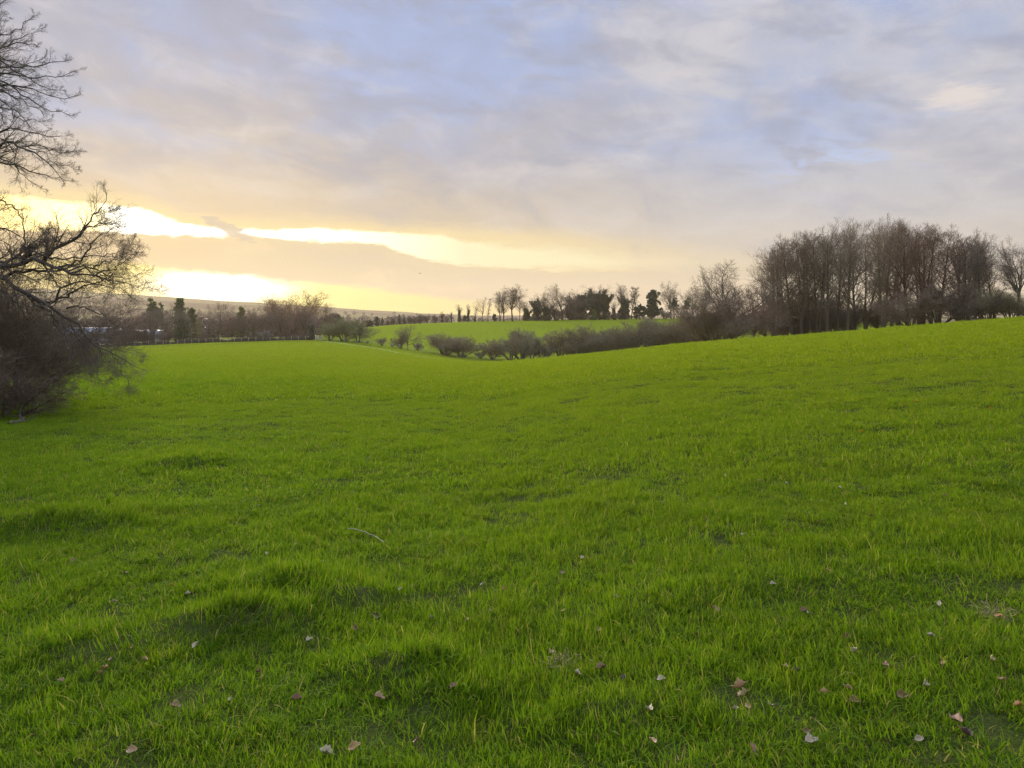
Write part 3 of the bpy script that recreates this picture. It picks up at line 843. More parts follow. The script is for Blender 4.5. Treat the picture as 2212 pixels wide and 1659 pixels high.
# ---- trees on the skyline of the upper field
SG = 'trees on the skyline of the upper field'
def skyY(px): return 312
for nm, key, cx, ty, wide, tint, label in [
  ('bare_tree', 'sparse1', x5(1335), y5(420), 1.2, BR, 'thin low tree just left of the golden pair on the skyline'),
  ('bare_tree', 'sparse0', x5(1408), y5(308), .72, BR, 'golden backlit bare tree standing before the big skyline trio'),
  ('bare_tree', 'sparse1', x5(1462), y5(330), .8, BR, 'very thin sapling between the golden tree and the big skyline trio'),
  ('bare_tree', 'vase1', x5(1590), y5(260), .7, BR, 'first of the big bare skyline trio, leaning outward'),
  ('bare_tree', 'tall0', x5(1630), y5(235), 1.2, BR, 'middle tree of the big bare skyline trio'),
  ('bare_tree', 'round2', x5(1720), y5(183), .9, BR, 'tallest tree of the big bare skyline trio with rounded crown'),
  ('bare_tree', 'sparse0', x5(1795), y5(260), .75, BR, 'thin leaning tree between bare skyline trio and the ivy trees'),
  ('ivy_tree', 'ivy0', x6(430), y6(318), 1.0, GREY, 'first dark ivy tree right of the bare skyline trio'),
  ('ivy_tree', 'ivytall', x6(525), y6(265), 1.1, GREY, 'second dark ivy tree with pointed twin top on the skyline'),
  ('bare_tree', 'sparse0', x6(560), y6(225), .8, BR, 'bare crown rising behind the second dark ivy tree'),
  ('ivy_tree', 'ivy1', x6(610), y6(290), .9, BR, 'slim brownish ivy tree left of the big domed bare crown'),
  ('bare_tree', 'round1', x6(760), y6(158), .95, BR, 'big domed bare tree, widest crown of the skyline row'),
  ('ivy_tree', 'ivy2', x6(850), y6(240), .95, GREY, 'short ivy tree tucked under the big domed bare tree'),
  ('ivy_tree', 'ivytall', x6(935), y6(200), 1.05, GREY, 'upright ivy tree between the domed bare tree and the square ivy tree'),
  ('ivy_tree', 'ivy2', x6(1055), y6(165), 1.0, GREY, 'large square-topped ivy tree, darkest of the skyline row'),
  ('ivy_tree', 'ivytall', x6(1150), y6(195), .95, GREY, 'ivy tree with ragged outer edge beside the square-topped one'),
  ('ivy_tree', 'ivy1', x6(1238), y6(325), .5, GREY, 'small ivy stump standing alone in the skyline gap'),
  ('ivy_tree', 'ivy0', x6(1330), y6(152), .72, GREY, 'bare fan-shaped tree with ivy-wrapped trunk right of the skyline gap'),
  ('bare_tree', 'sparse1', x6(1395), y6(190), 1.1, BR, 'first thin bare tree right of the ivy-wrapped fan tree'),
  ('bare_tree', 'sparse1', x6(1445), y6(185), 1.1, BR, 'second thin bare tree right of the ivy-wrapped fan tree'),
  ('evergreen_tree', 'ever0', x6(1585), y6(218), .8, GREY, 'dark evergreen tree rising behind the evergreen mound'),
  ('bare_tree', 'round0', x6(1760), y6(132), .62, BR, 'flat-topped bare tree above dark pines on the skyline'),
  ('evergreen_tree', 'pine0', x6(1790), y6(285), .8, GREY, 'dark pine under the flat-topped bare tree'),
  ('evergreen_tree', 'pine0', x6(1910), y6(290), .7, GREY, 'dark ragged pine between flat-topped tree and the wood'),
  ('bare_tree', 'round3', x6(1960), y6(160), .7, PALE, 'pale airy bare tree left of the broad-crowned tree'),
  ('bare_tree', 'round2', x6(2060), y6(200), .75, RED, 'reddish bare tree on the skyline nearest the wood'),
]:
    at_pix(nm, key, cx, ty, skyY(cx) + random.uniform(-3, 6), label, group=SG, wide=wide * (1.45 if key[:3] == 'ivy' else 1.2), tint=tint)
for key, cx, ty, wide, tint, label in [
  ('ever1', x5(1530), y5(488), .9, DARK, 'small dark bush at the foot of the big bare skyline trio'),
  ('ever1', x6(1470), y6(345), 1.1, GRN, 'olive green mound of bushes on the skyline, larger part'),
  ('ever1', x6(1590), y6(350), 1.0, GRN, 'olive green mound of bushes on the skyline, part nearest the wood'),
  ('ever1', x6(1290), y6(385), .8, DARK, 'dark low bush below the ivy-wrapped fan tree'),
  ('shrub1', x6(1240), y6(415), 1.3, GREY, 'grey low scrub under the skyline gap'),
  ('ever2', x6(1052), y6(395), .9, (1.6, 1.9, 1.0), 'small bright green bush at the foot of the square-topped ivy tree'),
  ('shrub1', x6(700), y6(370), 1.3, DARK, 'dark scrub filling the foot of the big domed bare tree'),
  ('shrub1', x6(830), y6(380), 1.3, DARK, 'dark scrub at the foot of the upright ivy tree'),
  ('shrub1', x6(1700), y6(395), 1.2, GREY, 'grey-green scrub below the dark pine on the skyline'),
]:
    at_pix('skyline_bush', key, cx, ty, 309 + random.uniform(-2, 3), label, cat='bush', group='bushes along the skyline of the upper field', wide=wide, tint=tint)
# ---- little trees along the edge of the upper field
LG = 'little trees along the far edge of the upper field'
for nm, key, cx, ty, wide, tint, label in [
  ('small_evergreen', 'ever1', x5(235), y5(550), 1.3, DARK, 'lowest dark bush at the downhill end of the little tree row'),
  ('small_evergreen', 'ever0', x5(315), y5(522), .8, DARK, 'round dark bush on a stem near the downhill end of the row'),
  ('small_evergreen', 'cone1', x5(370), y5(527), .8, DARK, 'narrow dark bush next to the round stemmed one'),
  ('small_evergreen', 'ever1', x5(430), y5(560), 1.0, DARK, 'low flat dark bush left of the taller spire'),
  ('small_evergreen', 'ever1', x5(480), y5(540), .9, DARK, 'round dark bush touching the taller spire'),
  ('small_evergreen', 'cone0', x5(545), y5(497), .85, DARK, 'tall narrow dark spire in the little tree row'),
  ('small_evergreen', 'ever2', x5(597), y5(528), .8, DARK, 'small dark bush right of the tall narrow spire'),
  ('small_tree', 'shrub2', x5(655), y5(505), 1.0, BR, 'first bare bushy tree right of the dark ones in the row'),
  ('small_tree', 'shrub0', x5(702), y5(508), .7, BR, 'thin bare tree, second right of the dark ones in the row'),
  ('small_tree', 'shrub3', x5(767), y5(490), .8, BR, 'wide bare fan tree in the middle of the little row'),
  ('small_tree', 'shrub2', x5(835), y5(487), .9, BR, 'flat-topped bare tree in the middle of the little row'),
  ('small_tree', 'shrub2', x5(915), y5(490), .8, BR, 'bare fan tree left of the ivy-based one'),
  ('small_tree', 'ivy1', x5(990), y5(462), .65, BR, 'tree with a bushy ivy base and sparse bare top'),
  ('small_tree', 'shrub2', x5(1040), y5(515), .7, BR, 'smallest bare tree beside the ivy-based one'),
  ('small_tree', 'ivy2', x5(1085), y5(462), .42, BR, 'narrow ivy post of a tree left of the tall bare pair'),
  ('small_tree', 'ivy1', x5(1165), y5(388), .6, BR, 'taller tree with knobbly ivy trunk and airy golden top'),
  ('small_tree', 'ivy0', x5(1260), y5(378), .42, BR, 'taller slim tree with ivy trunk, uphill one of the pair'),
  ('small_evergreen', 'ever1', x5(1228), y5(500), .8, DARK, 'dark bush at the foot of the taller slim tree'),
  ('small_evergreen', 'ever2', x5(1330), y5(520), .8, DARK, 'tiny dark bush between the taller slim tree and the golden tree'),
]:
    at_pix(nm, key, cx, ty, float(np.interp(cx, [800, 1000, 1060], [338, 326, 320])), label, cat='tree', group=LG, wide=wide, tint=tint)

# ---- the belt beyond the long fence
BG = 'trees beyond the long fence'
for nm, key, cx, ty, Y, wide, tint, label in [
  ('bare_tree', 'round1', x4(40), y4(390), 214, .8, BR, 'brown tree beside the pale sheds, seen through the overhanging branches'),
  ('bare_tree', 'round3', x4(170), y4(340), 222, .8, RED, 'reddish rounded tree behind the tips of the overhanging branches'),
  ('evergreen_tree', 'pine0', x4(300), y4(262), 240, 1.0, (1.2, 1.1, .8), 'dark flat-topped pine rising behind the reddish rounded tree'),
  ('bare_tree', 'vase0', x4(290), y4(345), 208, 1.3, GREY, 'grey two-stemmed tree in front of the flat-topped pine'),
  ('bare_tree', 'tall2', x4(365), y4(330), 210, 1.2, GREY, 'grey straight tree next to the ivy-trunked tree'),
  ('ivy_tree', 'ivy1', x4(535), y4(330), 204, .8, GREY, 'tree with thick ivy up its forked trunk by the long fence'),
  ('evergreen_tree', 'cone0', x4(520), y4(262), 216, 1.3, (1.5, 1.4, 1.1), 'pointed dark evergreen behind the ivy-trunked tree'),
  ('evergreen_tree', 'cone1', x4(620), y4(345), 218, 1.3, (1.5, 1.4, 1.1), 'shorter dark evergreen just uphill of the pointed one'),
  ('birch_tree', 'sparse1', x4(618), y4(420), 210, 1.0, PALE, 'pale thin birch in front of the shorter dark evergreen'),
  ('birch_tree', 'sparse1', x4(690), y4(405), 206, 1.1, (1.5, 1.35, .9), 'birch with a white stem and yellowish crown'),
  ('bare_tree', 'tall0', x4(835), y4(295), 206, 1.3, BR, 'tall pyramid-shaped bare tree close to the long fence'),
  ('bare_tree', 'sparse0', x4(760), y4(400), 214, 1.0, BR, 'small brown tree between the yellowish birch and the pyramid-shaped tree'),
  ('bare_tree', 'round3', x4(952), y4(370), 208, .6, RED, 'slim reddish tree right of the pyramid-shaped tree'),
  ('evergreen_tree', 'cone1', x4(1030), y4(335), 226, 1.2, (1.7, 1.5, .8), 'yellow-green conical tree rising behind the brown trees'),
  ('bare_tree', 'round0', x4(1045), y4(385), 207, .7, BR, 'brown tree in front of the yellow-green conical tree'),
  ('bare_tree', 'round3', x4(1125), y4(330), 207, .85, BR, 'brown round tree with short dark trunk before the blossoming bush'),
  ('bare_tree', 'round1', x4(1240), y4(300), 222, .8, RED, 'reddish dome of a tree above the white blossoming bush'),
  ('bare_tree', 'round0', x4(1350), y4(310), 208, .9, BR, 'brown tree with stout trunk right of the blossoming bush'),
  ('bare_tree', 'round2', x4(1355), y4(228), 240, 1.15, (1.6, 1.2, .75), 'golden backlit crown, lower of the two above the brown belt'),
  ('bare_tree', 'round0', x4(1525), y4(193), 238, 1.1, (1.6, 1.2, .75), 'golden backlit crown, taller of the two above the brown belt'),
  ('bare_tree', 'round1', x4(1460), y4(315), 212, .9, RED, 'reddish-brown tree below the two golden crowns'),
  ('bare_tree', 'round3', x4(1570), y4(320), 214, .8, BR, 'brown tree below the taller golden crown, near the corner'),
  ('bare_tree', 'round1', x4(1680), y4(305), 222, .75, RED, 'last tall reddish tree of the belt by the field corner'),
  ('ivy_tree', 'ivy1', x4(1615), y4(425), 203, .9, GREY, 'short dark ivy tree at the field corner by the gate'),
]:
    at_pix(nm, key, cx, ty, Y, label, group=BG, wide=wide * (1.35 if nm == 'bare_tree' else .85), tint=tuple(1.25 * q for q in tint))  # tints lightened to put the milky haze veil into the colours
for i, (cx, ty, key, tint) in enumerate([(10,480,'shrub1',BR),(115,520,'shrub3',DARK),(225,510,'shrub1',DARK),(415,520,'shrub3',BR),(500,560,'ever1',GREY),(715,540,'shrub3',BR),(800,570,'ever1',GRN),
                                     (1280,555,'shrub2',GRN),(1460,560,'shrub1',BR),(1400,540,'shrub3',RED),(1180,560,'shrub1',BR),(1540,540,'shrub3',BR)]):
    lab = ['brown bush below the pale sheds beside the nearest overhanging twigs','dark bush between the pale sheds and the reddish rounded tree','dark low bush under the reddish rounded tree',
           'brown bush between the grey straight tree and the ivy-trunked tree','dark evergreen bush at the foot of the ivy-trunked tree','brown bush at the foot of the yellowish birch',
           'green bush at the foot of the pyramid-shaped tree','greenish bush just right of the blossoming bush','brown low bush below the golden crowns','reddish bush beside the stout brown trunk',
           'brown low bush just left of the blossoming bush','brown bush next to the short dark ivy tree'][i]
    at_pix('belt_bush', key, x4(cx), y4(ty), 202 + random.uniform(0, 4), lab, cat='bush', group='bushes beyond the long fence', wide=1.0, tint=tint)

# ---- far woods as one mass on the slopes behind
def far_woods():
    g = np.random.default_rng(77)
    parts = []
    n = 0
    while n < 900:
        px = g.uniform(-60, 640); Y = math.exp(g.uniform(math.log(290), math.log(1900)))
        if px > 340 and Y < 520: continue
        X = (px - HX) / F * Y
        if vnoise(np.array([X / 130.]), np.array([Y / 130.]), 8)[0] < .47 and Y > 420: continue
        z = float(ground_z(X, Y)); h = g.uniform(8, 13)
        if Y < 420: h *= .75
        m = int(260 if Y < 600 else 110)
        u = unit(g.normal(size=(m, 3))) * g.random((m, 1)) ** .45
        c = np.array([X, Y, z + h * .5]) + u * np.array([h * .42, h * .42, h * .5])
        parts.append(leaf_quads(c, .5 + Y / 1800., g)); n += 1
    v, q = join(parts)
    m = leaf_mat('far_twigs', (.075, .055, .042), (.15, .11, .08), .03, .1)
    o = add('far_woods', mesh_np('far_woods', v, [q], False), m); o.color = (1, 1, 1, 1)
    tag(o, kind='stuff')
far_woods()

# ------------------------------------------------------------------ fences, low hedge, track
def box(bm_v, bm_f, c, sx, sy, z0, z1, top=1.0):
    b = len(bm_v)
    for zz, k in ((z0, 1.0), (z1, top)):
        for dx, dy in ((-1, -1), (1, -1), (1, 1), (-1, 1)):
            bm_v.append((c[0] + dx * sx * k, c[1] + dy * sy * k, zz))
    for f in ((0, 1, 5, 4), (1, 2, 6, 5), (2, 3, 7, 6), (3, 0, 4, 7), (4, 5, 6, 7), (3, 2, 1, 0)):
        bm_f.append([b + i for i in f])

def fence(name, label, line, step, h=1.2):
    """line: photograph columns with depths"""
    pts = np.array([((p - HX) / F * Y, Y) for p, Y in line])
    d = np.concatenate([[0], np.cumsum(np.linalg.norm(np.diff(pts, axis=0), axis=1))])
    s = np.arange(0, d[-1], step)
    X, Y = np.interp(s, d, pts[:, 0]), np.interp(s, d, pts[:, 1]); Z = ground_z(X, Y)
    root = add(name, None, None, None, (float(X[0]), float(Y[0]), float(Z[0])))
    tag(root, label, 'fence')
    org = np.array([X[0], Y[0], Z[0]])
    bv, bf = [], []
    box(bv, bf, (0, 0), .055, .055, -.3, h, .8)
    pm = mesh_np('post', np.array(bv), [np.array(bf)], False); pm.materials.append(POSTM)
    for i in range(len(s)):
        o = add('post', pm, None, root, (X[i] - org[0], Y[i] - org[1], Z[i] - org[2]))
        o.rotation_euler = (random.gauss(0, .04), random.gauss(0, .04), random.random())
        o.scale = (1, 1, random.uniform(.9, 1.08))
    P = []
    for hz in (.3, .6, .85, 1.08):
        P.append(np.stack([X, Y, Z + hz], -1) - org)
    v, q = tubes(np.array(P), np.full((4, len(s)), .012), 4, RNG)
    add('wire', mesh_np('wire', v, [q]), WIREM, root)

fence('post_and_wire_fence', 'long post and wire fence along the far side of the field below the brown trees', [(20, 198.5), (100, 198.5), (200, 198.5), (312, 198)], 2.0)
fence('post_and_wire_fence', 'post and wire fence running down into the dip in front of the hedge bushes', [(326, 196), (370, 189), (420, 184), (463, 179), (500, 177), (560, 175), (610, 172)], 2.2)

def low_hedge():
    g = np.random.default_rng(4)
    px = np.linspace(30, 312, 900); Y = 200.5 + g.normal(0, .35, 900)
    X = (px - HX) / F * Y; Z = ground_z(X, Y)
    st = np.stack([X, Y, Z], -1)
    per = 12
    b = np.repeat(st, per, 0) + g.normal(0, .25, (900 * per, 3)) * np.array([1, 1, 0])
    L = .9 * g.uniform(.6, 1.15, len(b))
    L *= np.clip(.75 + 1.2 * fbm(b[:, 0] / 5, b[:, 1] / 5, 2, 2) + .3, .4, 1.4)
    d = unit(g.normal(0, .35, b.shape) + np.array([0, 0, 1]))
    K = 4; P = np.zeros((len(b), K, 3)); P[:, 0] = b - [0, 0, .1]
    for k in range(1, K):
        d = unit(d + g.normal(0, .3, d.shape)); P[:, k] = P[:, k - 1] + d * (L / (K - 1))[:, None]
    R = np.full((len(b), K), .022)
    c, cr = spawn(P, R, 3, .2, 1, .9, .6, 3, g, 0, .2, .8, .016, .5)
    org = st[450]
    root = add('low_hedge', None, None, None, tuple(org)); tag(root, 'low dark hedge at the foot of the long fence', 'hedge')
    v, q = tubes(P - org, R, 3, g); o = add('stems', mesh_np('stems', v, [q]), BARK, root); o.color = (.7, .62, .55, 1)
    v, q = tubes(c - org, cr, 2, g); o = add('twigs', mesh_np('twigs', v, [q]), TWIG, root); o.color = (.7, .64, .55, 1)
low_hedge()

def strip(name, line, width, mat, lift=.07, kind='structure'):
    pts = []
    for vx, vy in line:
        x, y, z = hit(vx * V, vy * V, 20, 260); pts.append((x, y))
    pts = np.array(pts); d = np.concatenate([[0], np.cumsum(np.linalg.norm(np.diff(pts, axis=0), axis=1))])
    s = np.linspace(0, d[-1], 160); X, Y = np.interp(s, d, pts[:, 0]), np.interp(s, d, pts[:, 1])
    T = unit(np.stack([np.gradient(X), np.gradient(Y)], -1)); Nn = np.stack([-T[:, 1], T[:, 0]], -1)
    w = width * (.7 + .6 * vnoise(s / 3, s * 0, 5))
    rows = []
    for o in np.linspace(-.5, .5, 6):
        x, y = X + Nn[:, 0] * w * o, Y + Nn[:, 1] * w * o
        rows.append(np.stack([x, y, ground_z(x, y) + lift * (1 - (2 * abs(o)) ** 4)], -1))
    v = np.stack(rows, 1).reshape(-1, 3)
    i = (np.arange(159) * 6)[:, None]; j = np.arange(5)[None]
    q = np.stack([i + j, i + j + 1, i + j + 7, i + j + 6], -1).reshape(-1, 4)
    o = add(name, mesh_np(name, v, [q]), mat); tag(o, kind=kind)
TRACK = plain_mat('worn_grass', (.26, .33, .11), .9, .25, 1.5, .0)
strip('path', [(702, 738), (760, 745), (820, 754), (890, 767), (950, 776), (1010, 781)], 2.6, TRACK)

# ------------------------------------------------------------------ gate in the field corner
def gate():
    x, y = (319 - HX) / F * 197, 197.0; z = float(ground_z(x, y))
    root = add('field_gate', None, None, None, (x, y, z)); tag(root, 'pale wooden gate in the far corner of the field', 'gate')
    for dx in (-.95, .95):
        bv, bf = [], []; box(bv, bf, (dx, 0), .09, .09, -.3, 1.5); add('gate_post', mesh_np('gate_post', np.array(bv), [np.array(bf)], False), GATEM, root)
    bv, bf = [], []
    for hz in (.25, .5, .75, 1.0, 1.22): box(bv, bf, (0, .0), .84, .03, hz - .06, hz + .06)
    box(bv, bf, (-.6, .075), .05, .03, .15, 1.32); box(bv, bf, (.6, .075), .05, .03, .15, 1.32)
    add('gate_bars', mesh_np('gate_bars', np.array(bv), [np.array(bf)], False), GATEM, root)
GATEM = plain_mat('pale_timber', (.48, .44, .38), .8)
gate()

# ------------------------------------------------------------------ pale sheds
ROOFM = plain_mat('pale_roof_sheet', (.34, .38, .45), .55, .1, 1.0)
WALLM = plain_mat('pale_wall_sheet', (.24, .25, .27), .6, .15, 1.0)
GABLEM = plain_mat('pinkish_gable', (.72, .56, .48), .6, .1, 1.0)
DOORM = plain_mat('dark_door', (.06, .06, .065), .6)
def shed(px0, px1, top, Y, depth, label, gable=False):
    X0, X1 = (px0 - HX) / F * Y, (px1 - HX) / F * Y
    cx = (X0 + X1) / 2; hw = abs(X1 - X0) / 2; z0 = float(ground_z(cx, Y)); ridge = CZ - (top - HY) / F * Y - z0
    eave = ridge * .62; hd = depth / 2
    root = add('farm_shed', None, None, None, (cx, Y + hd, z0)); tag(root, label, 'shed', 'pale farm sheds')
    v = [(-hw, -hd, -.5), (hw, -hd, -.5), (hw, hd, -.5), (-hw, hd, -.5), (-hw, -hd, eave), (hw, -hd, eave), (hw, hd, eave), (-hw, hd, eave)]
    add('wall', mesh_np('wall', np.array(v), [np.array([(0, 1, 5, 4), (2, 3, 7, 6), (1, 2, 6, 5), (3, 0, 4, 7)])], False), WALLM, root)
    # curved roof from eave to eave with ribs
    th = np.linspace(0, math.pi, 13); ns = int(hw * 2 / .5) + 1; xs = np.linspace(-hw - .25, hw + .25, ns)
    ring = np.stack([-np.cos(th) * (hd + .25), eave - .05 + np.sin(th) * (ridge - eave)], -1)
    vv = np.zeros((ns, 13, 3)); vv[..., 0] = xs[:, None]; rib = 1 + .006 * (np.arange(ns) % 2)[:, None]
    vv[..., 1] = ring[None, :, 0] * rib; vv[..., 2] = ring[None, :, 1] * rib
    i = (np.arange(ns - 1) * 13)[:, None]; j = np.arange(12)[None]
    add('roof', mesh_np('roof', vv.reshape(-1, 3), [np.stack([i + j, i + j + 13, i + j + 14, i + j + 1], -1).reshape(-1, 4)]), ROOFM, root)
    for sx in (-1, 1):
        p = [(sx * (hw + .02), a * .985, b) for a, b in ring] + [(sx * (hw + .02), 0, eave - .1)]
        f = [(k, k + 1, 13) for k in range(12)]
        add('gable', mesh_np('gable', np.array(p), [np.array(f)], False), GABLEM if gable else WALLM, root)
    bv, bf = [], []; box(bv, bf, (0, -hd - .03), 1.6, .03, -.4, min(3.2, eave * .8)); add('door', mesh_np('door', np.array(bv), [np.array(bf)], False), DOORM, root)
shed(62, 105.5, 327.5, 262, 9, 'long pale blue-roofed shed nearest the overhanging branches')
shed(112.5, 124, 329, 256, 8, 'short shed with a pinkish lit end between the two long ones', True)
shed(129, 158.5, 330, 264, 8, 'pale low shed behind the reddish rounded tree')
def yard():
    X = np.linspace((74 - HX) / F * 226, (94 - HX) / F * 226, 8); Y = np.linspace(212, 236, 8)
    A, B = np.meshgrid(X, Y); Z = ground_z(A, B) + .25
    i = (np.arange(7) * 8)[:, None]; j = np.arange(7)[None]
    o = add('pavement', mesh_np('pavement', np.stack([A, B, Z], -1).reshape(-1, 3), [np.stack([i + j, i + j + 1, i + j + 9, i + j + 8], -1).reshape(-1, 4)]), plain_mat('yard_concrete', (.5, .52, .56), .7, .15, .5))
    tag(o, kind='structure')
yard()

# ------------------------------------------------------------------ overhanging trees on the left
def limbs_from(rows, K, rng, wig, conv):
    P, R = [], []
    for pts, depth, r0, r1 in rows:
        n = len(pts); q = []
        for i, (cx, cy) in enumerate(pts):
            px, py = conv(cx, cy)
            Y = depth[0] + (depth[1] - depth[0]) * i / (n - 1)
            q.append(pix(px, py, Y))
        P.append(polyline(q, K, rng, wig)); R.append(r0 + (r1 - r0) * np.linspace(0, 1, K) ** .8)
    return np.array(P), np.array(R)
c1 = lambda x, y: (x / 2.37 / 3.75, y / 2.37 / 3.75)
c2 = lambda x, y: (x / 3.456 / 3.75, (y / 3.456 + 680) / 3.75)
c3 = lambda x, y: (x / 2.552 / 3.75, (y / 2.552 + 1000) / 3.75)

def overhang(label, trunk_xy, trunk_h, trunk_r, sets, seed, spray):
    g = np.random.default_rng(seed)
    X, Y = trunk_xy; z0 = float(ground_z(X, Y))
    K = 12; z = np.linspace(0, 1, K)
    tp = np.stack([X + .25 * np.sin(z * 4), Y + .2 * np.cos(z * 3), z0 - .3 + z * trunk_h], -1)[None]
    tr = (trunk_r * (1 - .75 * z) * (1 + .35 * np.exp(-z * 14)))[None]
    allP, allR = [], []
    for rows, conv, wig in sets:
        P, R = limbs_from(rows, 16, g, wig, conv); allP.append(P); allR.append(R)
    a, ar = np.concatenate(allP), np.concatenate(allR)
    # connect every limb back to the trunk
    con, conr = [], []
    for i in range(len(a)):
        s = a[i, 0]
        if s[0] > (-20 - HX) / F * s[1]: continue
        zt = np.clip(s[2] - .35 * abs(s[0] - X), z0 + .6, z0 + trunk_h)
        t = (zt - tp[0, 0, 2]) / trunk_h
        b = np.array([np.interp(t, z, tp[0, :, k]) for k in range(3)])
        con.append(polyline([b, b * .5 + s * .5 + [0, 0, .25], s], 16, g, .02)); conr.append(np.linspace(ar[i, 0] * 1.3, ar[i, 0], 16))
    if spray:   # long smooth sprays
        b, br = spawn(a, ar, 20, .1, 1, .5, lambda t, l: np.minimum(.34 * l, 1.0) * (1.1 - .88 * t), 9, g, .12, .07, .5, .0036, .25, flat=.3)
        c, cr = spawn(b, br, 8, .15, 1, .6, lambda t, l: .40 * l * (1.15 - .6 * t), 6, g, .2, .08, .6, .0026, .4)
        d, dr = spawn(c, cr, 4, .15, 1, .65, lambda t, l: .40 * l * (1.2 - .5 * t) + .03, 4, g, .25, .08, .7, .0021, .6)
    else:       # crooked
        b, br = spawn(a, ar, 15, .1, 1, .75, lambda t, l: np.minimum(.38 * l, 1.45) * (1.2 - .8 * t), 8, g, .18, .17, .42, .005, .25)
        c, cr = spawn(b, br, 9, .15, 1, .75, lambda t, l: .42 * l * (1.2 - .6 * t), 6, g, .2, .17, .55, .0027, .4)
        d, dr = spawn(c, cr, 5, .15, 1, .75, lambda t, l: .42 * l * (1.2 - .5 * t) + .04, 4, g, .2, .16, .65, .0021, .6)
    org = np.array([X, Y, z0])
    root = add('beech_tree', None, None, None, tuple(org)); tag(root, label, 'tree')
    v, q = tubes(tp - org, tr, 12, g); add('trunk', mesh_np('trunk', v, [q]), BARKN, root)
    pp = [tubes(a - org, ar, 8, g)]
    if con: pp.append(tubes(np.array(con) - org, np.array(conr), 8, g))
    v, q = join(pp); add('limbs', mesh_np('limbs', v, [q]), BARKN, root)
    v, q = join([tubes(b - org, br, 5, g), tubes(c - org, cr, 4, g), tubes(d - org, dr, 3, g)])
    add('crown', mesh_np('crown', v, [q]), TWIGN, root)
BARKN = bark_mat('beech_bark', (.035, .030, .025), (.11, .095, .075), 6)
TWIGN = bark_mat('beech_twigs', (.095, .077, .058), (.19, .152, .114), 2)

Uy = (21.5, 20)
upper = [
 ([(-330,900),(-150,640),(0,600),(200,590),(400,575),(500,550),(640,530)], (22, 19.5), 0.0432, 0.0045),
 ([(-330,900),(-150,690),(0,640),(200,680),(400,690),(550,670),(700,620)], (22, 20.5), 0.0432, 0.0045),
 ([(-330,950),(-150,760),(0,755),(200,770),(350,820),(480,860),(600,880),(720,840)], (22, 21), 0.0432, 0.0045),
 ([(-330,950),(-150,700),(0,690),(120,780),(250,880),(350,930),(450,980),(600,1010),(690,1015)], (22, 20), 0.0396, 0.0037),
 ([(-330,1000),(-150,800),(0,870),(150,1000),(250,1100),(300,1160)], (22, 21.5), 0.0324, 0.0045),
 ([(-330,700),(-150,480),(0,440),(100,390),(200,380),(330,410)], (22, 20), 0.0360, 0.0045),
 ([(-330,700),(-150,400),(0,330),(100,300),(200,220),(300,130)], (22, 21), 0.0360, 0.0037),
 ([(-330,720),(-150,470),(0,430),(150,350),(300,280),(410,245)], (22, 22), 0.0360, 0.0037),
 ([(-330,600),(-150,300),(0,180),(30,140),(70,150)], (22, 22), 0.0288, 0.0037),
 ([(-330,600),(-150,250),(-20,80),(20,30),(50,-20)], (22, 21), 0.0288, 0.0045),
 ([(-330,850),(-150,520),(0,500),(130,560),(280,570),(350,540),(420,490)], (22, 20.5), 0.0324, 0.0037),
 ([(-330,900),(-150,560),(0,520),(150,640),(300,720),(420,800),(590,800)], (22, 19.5), 0.0360, 0.0037),
 ([(-330,950),(-150,820),(0,800),(200,900),(320,960),(400,1030),(430,1080)], (22, 22.5), 0.0360, 0.0037),
 ([(-330,1000),(-150,1000),(0,920),(80,960),(180,1060),(330,1070),(460,1050)], (22, 21), 0.0288, 0.0037),
 ([(-330,1500),(-150,1400),(0,1320),(50,1250),(120,1270),(200,1300),(350,1370),(480,1490),(580,1640)], (22, 20), 0.0648, 0.0060),
 ([(-330,1400),(-150,1250),(0,1180),(80,1140),(200,1160),(300,1190),(450,1210),(640,1190)], (22, 21), 0.0432, 0.0045),
 ([(200,1300),(350,1290),(480,1340),(600,1360),(700,1340)], (21.2, 20), 0.0216, 0.0037),
 ([(-330,1500),(-150,1450),(0,1440),(150,1480),(300,1540),(500,1590),(690,1610)], (22, 20.5), 0.0432, 0.0037),
 ([(-330,1500),(-150,1350),(0,1400),(100,1430),(200,1560),(330,1640),(420,1690)], (22, 21.5), 0.0360, 0.0037),
 ([(-330,1300),(-100,1240),(0,1220),(90,1290),(130,1400),(160,1530),(180,1640)], (22, 22), 0.0360, 0.0037),
 ([(-330,1000),(-150,900),(-30,960),(10,1040),(60,1120)], (22, 22), 0.0288, 0.0045),
 ([(250,1310),(400,1350),(450,1450),(560,1480),(720,1510)], (21, 20.5), 0.0144, 0.0030),
]
overhang('tall beech whose long drooping sprays hang into view over the shed roofs', (-19.6, 22.4), 17, .42, [(upper, c1, .03)], 61, True)
